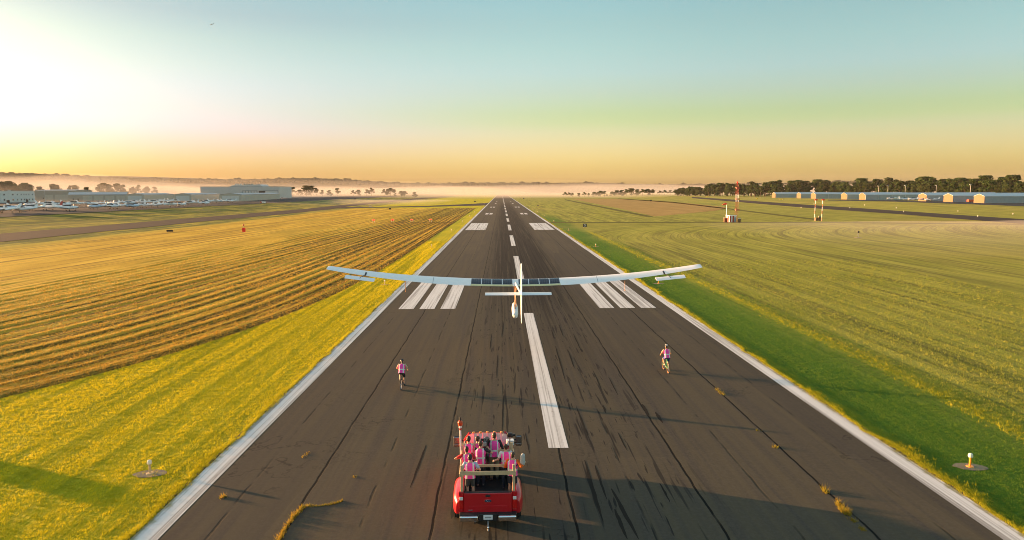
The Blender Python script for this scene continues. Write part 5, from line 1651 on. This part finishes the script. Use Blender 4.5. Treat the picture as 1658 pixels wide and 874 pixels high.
    if helmet:
        hm = MB(); rs = []
        for k in range(8):
            a = math.pi/2*k/7
            rs.append([HD(.105*math.cos(a)*math.cos(6.2832*i/20), .138*math.cos(a)*math.sin(6.2832*i/20)-.01, .035+.105*math.sin(a)) for i in range(20)])
        hm.rings(rs)
        ho = hm.build('helmet', M[helmet[0]], root, smooth=True)
        sr = MB()
        for x in (-.05, 0, .05):
            rs = []
            for k in range(9):
                b = -1.25+2.5*k/8
                rs.append([HD(x+q*.011, .142*math.sin(b)-.01, .035+.112*math.cos(b)+p) for q, p in ((-1, -.006), (1, -.006), (1, .006), (-1, .006))])
            sr.rings(rs)
        sr.build('helmet_ridge', M[helmet[1]], ho)
    # clothing
    sb = MB(); sb.rings(torso(.010, -.10, .93))
    for sh, el, ha in ((shL, elL, haL), (shR, elR, haR)):
        sb.capsule(sh, el if sleeve == 'long' else sh.lerp(el, .62), .068*s, .055*s if sleeve == 'long' else .062*s)
        if sleeve == 'long': sb.capsule(el, ha-(ha-el).normalized()*.02, .055*s, .038*s)
    union(sb, 'shirt', M[shirt], root, .014)
    lb = MB(); lb.rings(torso(.014, -.17, .10))
    for h_, k_, a_ in ((hpL, knL, anL), (hpR, knR, anR)):
        lb.capsule(h_, k_ if leg_len == 'long' else h_.lerp(k_, .72), .100*s, .072*s if leg_len == 'long' else .084*s)
        if leg_len == 'long': lb.capsule(k_, a_+V((0, 0, .03)), .072*s, .058*s)
    union(lb, 'trousers' if leg_len == 'long' else 'shorts', M[legs], root, .014)
    for a_ in (anL, anR):
        fb = MB(); fb.capsule(a_+V((0, -.045, -.03)), a_+V((0, .165*s, -.042)), .050*s, .038*s); fb.capsule(a_, a_+V((0, 0, -.02)), .045*s, .045*s)
        union(fb, 'shoe', M[shoes], root, .014)
    # high visibility vest with reflective tape
    n = 44; ts = np.linspace(-.10, .985, 30); G = .024
    tt = [-.16, -.05, .12, .30, .50, .68, .82, .92, 1.0]; rx = [.165, .168, .160, .155, .165, .176, .172, .130, .075]; ry = [.118, .118, .114, .110, .118, .122, .112, .092, .075]
    rs = []
    for t in ts:
        a = np.interp(t, tt, rx)+G; b = np.interp(t, tt, ry)+G
        rs.append([(math.copysign(abs(math.cos(6.2832*i/n))**.8, math.cos(6.2832*i/n))*a, math.copysign(abs(math.sin(6.2832*i/n))**.8, math.sin(6.2832*i/n))*b, t) for i in range(n)])
    vb = MB()
    for k in range(len(ts)-1):
        for i in range(n):
            j = (i+1) % n
            q = [rs[k][i], rs[k][j], rs[k+1][j], rs[k+1][i]]
            cx = sum(p[0] for p in q)/4; ct = sum(p[2] for p in q)/4
            tape = (.29 < ct < .375) or (.092 < abs(cx) < .145)
            vb.add([T(*p) for p in q], [(0, 1, 2, 3)], 1 if tape else 0)
    me = vb.mesh('vest', [M['vest_pink'], M['reflective']], True)
    bm = bmesh.new(); bm.from_mesh(me); bmesh.ops.remove_doubles(bm, verts=bm.verts, dist=1e-4); bmesh.ops.recalc_face_normals(bm, faces=bm.faces); bm.to_mesh(me); bm.free()
    link(bpy.data.objects.new('vest', me), root)
    return root
def _ell(HD, c, r, n=14, m=9):
    vs = []
    for k in range(m+1):
        a = math.pi*k/m; sa = max(math.sin(a), .03)
        for i in range(n):
            vs.append(HD(c[0]+r[0]*sa*math.cos(6.2832*i/n), c[1]+r[1]*sa*math.sin(6.2832*i/n), c[2]-r[2]*math.cos(a)))
    fs = [(k*n+i, k*n+(i+1) % n, (k+1)*n+(i+1) % n, (k+1)*n+i) for k in range(m) for i in range(n)]
    fs.append(tuple(reversed(range(n)))); fs.append(tuple(m*n+i for i in range(n)))
    return vs, fs

BED = RZ+.868
def bed(px, py, zc):
    g = at(px, py, zc)
    return (g.x, g.y, BED)
GB = 'people standing in the truck bed'
person('person in pink vest at the front left corner of the truck bed', bed(758.8, 712.7, 2.50), .05, 1.74, lean=6, handL=(-.16, .36, 1.12), handR=(.2, .38, 1.12), hair='hair_black', shirt='shirt_tan', legs='black_cloth', head_turn=-12, group=GB)
person('person in pink vest second from left at the cab, head turned right', bed(772.6, 712.5, 2.46), -.15, 1.70, lean=6, handL=(-.2, .36, 1.12), handR=(.22, .34, 1.10), hair='hair_brown', shirt='shirt_red', sleeve='long', legs='denim_dark', head_turn=-35, group=GB)
person('camera operator in pink vest behind the black camera rig', bed(777.6, 720.5, 2.47), -.12, 1.72, lean=4, handL=(.02, .34, 1.36), handR=(.26, .30, 1.34), hair='hair_brown', shirt='shirt_dark', legs='denim_dark', head_turn=-15, group=GB)
person('tallest person in pink vest and khaki trousers at the cab', bed(800.2, 706.5, 2.60), .03, 1.84, lean=3, handL=(-.2, .36, 1.12), handR=(.24, .30, 1.08), hair='hair_brown', shirt='shirt_dark', sleeve='long', legs='khaki', head_turn=6, group=GB)
person('person in pink vest leaning an elbow on the left rail', bed(757.6, 730.3, 2.42), .12, 1.68, lean=6, side=-4, handL=(-.30, .30, 1.14), handR=(.20, .30, 1.08), hair='hair_dark', skin='skin_tan', shirt='shirt_red', legs='black_cloth', poleL=(-1, -.3, -.2), group=GB)
person('person in pink vest and white shirt reaching left along the rail', bed(819.5, 726.8, 2.42), .10, 1.68, lean=8, handL=(-.42, -.12, 1.14), handR=(.16, .34, 1.10), hair='hair_dark', shirt='shirt_white', legs='denim_dark', head_turn=10, poleL=(-.3, .2, -1), group=GB)
person('person in orange shirt and pink vest holding out the furry cover', bed(829.5, 740.0, 2.42), -.25, 1.68, lean=8, handR=(.40, .12, 1.27), handL=(-.16, .30, 1.05), hair='hair_brown', shirt='shirt_orange', sleeve='long', legs='denim_dark', leg_len='short', head_turn=-20, group=GB)
person('person in pink vest and grey shorts nearest the tailgate', bed(760.9, 744.5, 2.42), .02, 1.70, lean=5, handL=(-.20, .28, 1.05), handR=(.26, .22, 1.08), hair='hair_black', shirt='shirt_blue', legs='shorts_grey', leg_len='short', head_turn=4, group=GB)

# camera rig between the two front people
g = at(786, 716, 2.42)
r = empty('film_camera', (g.x, g.y, BED), -.1, 'black film camera rig on a tripod in the truck bed', 'camera')
MB().rbox((0, .05, 1.50), (.17, .34, .20), .02).build('camera_body', M['black_plastic'], r)
MB().tube((0, .22, 1.50), (0, .46, 1.50), .06, .075, 12).build('lens', M['black_plastic'], r, smooth=True)
MB().tube((0, -.05, 1.62), (0, .12, 1.66), .02).rbox((-.1, -.12, 1.64), (.13, .03, .10), .01).rbox((.12, .0, 1.62), (.07, .12, .09), .01).build('viewfinder', M['black_plastic'], r)
MB().rbox((0, -.17, 1.50), (.12, .1, .16), .02).build('battery', M['grey_paint'], r)
MB().tube((0, 0, 1.02), (0, 0, 1.40), .04, n=8).build('column', M['black_plastic'], r)
for k in range(3):
    a = 2.09*k+.5; MB().tube((0, 0, 1.12), (.26*math.cos(a), .26*math.sin(a), 0), .022, .018).build('leg', M['black_plastic'], r)
g = at(787.5, 711.5, 2.30)
r = empty('paper_board', (g.x, g.y+.12, BED+1.10), -.1, 'white board propped beside the film camera above the cab', 'board')
MB().rbox((.02, .2, .12), (.26, .02, .24), .006).build('board', M['white_paint'], r)
MB().tube((.02, .22, 0), (.02, .22, .2), .012).build('prop', M['steel'], r)
# small camera on a timber pole at the front right corner
g = at(825.5, 702, 2.72)
r = empty('pole_camera', (g.x, g.y, BED), 0, 'small black camera on a timber pole at the front right bed corner', 'camera')
MB().tube((0, 0, 0), (0, 0, 1.42), .032).build('pole', W_, r); MB().tube((0, 0, 1.42), (0, 0, 1.66), .02).build('mount', M['black_plastic'], r)
MB().rbox((0, 0, 1.76), (.20, .15, .15), .03).tube((.06, -.05, 1.74), (.20, -.08, 1.80), .05, .055, 10).build('camera_body', M['black_plastic'], r)
# boxes on the cab seen between the people
g = at(826, 720, 2.06)
r = empty('white_box', (g.x, g.y, 2.06), .1, 'white equipment box on the cab roof edge beside the pole camera', 'box')
MB().rbox((0, 0, .09), (.26, .22, .16), .02).build('box', M['white_paint'], r); MB().rbox((0, 0, .19), (.28, .24, .03), .01).build('lid', M['white_paint'], r)
# furry microphone cover
g = at(846, 743.5, 2.36)
r = empty('microphone_cover', g, 0, 'grey furry microphone cover held out over the truck side', 'microphone')
mb = MB(); mb.capsule((0, 0, -.13), (.01, 0, .13), .095, .085, 18)
o = union(mb, 'fur_cover', M['fur_grey'], r, .016, 1)
MB().tube((-.02, 0, -.12), (-.22, -.06, -.20), .016).build('handle', M['black_plastic'], r)

# ------------------------------------------------------------------ bicycles and riders
def bicycle(loc, rz, frame, label, rimmat='steel'):
    r = empty('bicycle', loc, rz, label, 'bicycle')
    for y in (-.50, .53):
        w = MB().torus((0, y, .335), .315, .024, 'x', 36, 8).build('wheel', M['rubber'], r, smooth=True)
        MB().torus((0, y, .335), .285, .012, 'x', 36, 6).build('rim', M[rimmat], w, smooth=True)
        sp = MB()
        for k in range(16):
            a = 6.2832*k/16
            sp.tube((0, y, .335), (0, y+.28*math.cos(a), .335+.28*math.sin(a)), .0035, n=3)
        sp.tube((-.04, y, .335), (.04, y, .335), .022, n=8).build('spokes', M['steel'], w)
    F = MB(); bb = (0, -.06, .29); seat = (0, -.22, .80); head = (0, .38, .82); headb = (0, .42, .68)
    F.tube(bb, (0, -.24, .86), .018).tube(seat, head, .019).tube(bb, headb, .022).tube(headb, (0, .37, .88), .022)
    for s in (-1, 1): F.tube((s*.05, -.50, .335), (s*.02, -.06, .29), .011).tube((s*.05, -.50, .335), (s*.02, -.215, .79), .010)
    F.build('frame', frame, r, smooth=True)
    f = MB()
    for s in (-1, 1): f.tube((s*.05, .53, .335), (s*.04, .43, .68), .014)
    f.tube((-.05, .43, .68), (.05, .43, .68), .016).build('fork', frame, r)
    MB().tube((0, .37, .86), (0, .38, .98), .016).path([(-.31, .26, 1.03), (-.22, .34, 1.03), (-.06, .40, .99), (.06, .40, .99), (.22, .34, 1.03), (.31, .26, 1.03)], .014).build('handlebar', M['bike_black'], r)
    MB().prism([(-.075, -.38), (.075, -.38), (.055, -.26), (.02, -.10), (-.02, -.10), (-.055, -.26)], 'z', .91, .955).tube((0, -.24, .84), (0, -.25, .92), .014).build('saddle', M['leather'], r)
    MB().tube((.045, -.06, .29), (.055, -.06, .29), .095, n=20).tube((-.07, -.06, .29), (.07, -.06, .29), .02).tube((.065, -.06, .29), (.075, .0, .14), .011).tube((-.065, -.06, .29), (-.075, -.12, .44), .011).build('crank', M['steel'], r)
    MB().rbox((.125, .0, .14), (.10, .07, .02), .005).rbox((-.125, -.12, .44), (.10, .07, .02), .005).build('pedal', M['bike_black'], r)
    return r
gl = at(652, 629); gl.z = RZ
bicycle(gl, R(-3), M['bike_black'], 'black bicycle ridden on the left of the runway')
gr = at(1078, 602.5); gr.z = RZ
bicycle(gr, R(4), M['bike_green'], 'green framed bicycle ridden on the right of the runway', 'strut_orange')
person('cyclist in pink vest and dark helmet riding the black bicycle', gl, R(-3), 1.72, lean=24, hip=(0, -.25, 1.00), handL=(-.29, .24, 1.07), handR=(.29, .24, 1.07), footL=(-.125, -.13, .52), footR=(.125, -.01, .24), hair='hair_black', long_hair=True, shirt='shirt_tan', legs='black_cloth', leg_len='short', shoes='shoe_dark', helmet=('helmet_black', 'helmet_black'))
person('cyclist in pink vest and blue shorts riding the green bicycle', gr, R(4), 1.76, lean=22, hip=(0, -.25, 1.00), handL=(-.29, .24, 1.07), handR=(.29, .24, 1.07), footL=(-.125, -.13, .52), footR=(.125, -.01, .24), hair='hair_brown', shirt='shirt_tan', legs='blue_cloth', leg_len='short', shoes='shoe_light', helmet=('helmet_black', 'helmet_white'), skin='skin_tan')

# ------------------------------------------------------------------ weeds in the cracks
M['weed'] = m_blade('crack_weeds', (.24, .20, .02), (.42, .26, .03), (.16, .18, .02), .3)
def weed(label, pts, n, h, spread=.05, group=None):
    P = [at(*p, RZ) for p in pts]
    c0 = P[0]
    k = n
    t = rng.random(k)
    if len(P) > 1:
        d = np.array([p[:2] for p in P]); tt = np.linspace(0, 1, len(P))
        x = np.interp(t, tt, d[:, 0]); y = np.interp(t, tt, d[:, 1])
    else: x = np.full(k, c0.x); y = np.full(k, c0.y)
    cl = .3+1.0*vnoise(t*23, t*0, 77)
    x = x+rng.normal(0, spread, k); y = y+rng.normal(0, spread, k)
    ln = h*rng.uniform(.3, 1.1, k)*cl; le = rng.uniform(.2, .9, k)*ln; la = rng.uniform(0, 6.2832, k); a = rng.uniform(0, 6.2832, k)
    w = .012
    v = np.empty((k, 3, 3))
    ox, oy = c0.x, c0.y
    v[:, 0] = np.stack([x-ox-np.cos(a)*w, y-oy-np.sin(a)*w, np.full(k, -.01)], 1)
    v[:, 1] = np.stack([x-ox+np.cos(a)*w, y-oy+np.sin(a)*w, np.full(k, -.01)], 1)
    v[:, 2] = np.stack([x-ox+le*np.cos(la), y-oy+le*np.sin(la), ln], 1)
    me = np_mesh('weed_clump', v.reshape(-1, 3), np.arange(k*3).reshape(k, 3), M['weed'])
    add_attr(me, 'tint', np.repeat(rng.random(k), 3))
    o = link(bpy.data.objects.new('weed_clump', me)); o.location = c0
    return tag(o, label, 'weeds', group)
weed('long yellow line of weeds in the left crack at the frame bottom', [(448, 882), (462, 855), (478, 835), (492, 821)], 900, .22, .05)
weed('thin yellow weeds branching right from the left crack', [(494, 820), (520, 819), (540, 816), (555, 811)], 380, .14, .04)
weed('small green weed clump beside the left edge stripe', [(358, 806), (362, 805)], 90, .22, .06)
weed('tiny weed clump left of the left crack', [(491, 741), (500, 732)], 60, .12, .05)
weed('tiny yellow weed between the left crack and the truck', [(572, 773), (574, 771)], 36, .10, .05)
weed('orange weed clump below the right cyclist', [(1160, 630), (1172, 640)], 150, .18, .08)
weed('tiny weed clump in the right crack above the shadow edge', [(1225, 696), (1228, 698)], 40, .10, .05)
weed('small orange weed clump in the right crack', [(1253, 722), (1258, 726)], 90, .14, .06)
weed('tall weed tuft topping the lower right crack', [(1333, 792), (1338, 799)], 150, .26, .05)
weed('largest orange weed clump in the lower right crack', [(1356, 815), (1366, 828), (1374, 834)], 420, .28, .07)
weed('small orange weed clump low in the right crack', [(1379, 841), (1383, 845)], 90, .14, .05)
weed('lowest green weed clump in the right crack', [(1394, 855), (1400, 860)], 80, .14, .06)
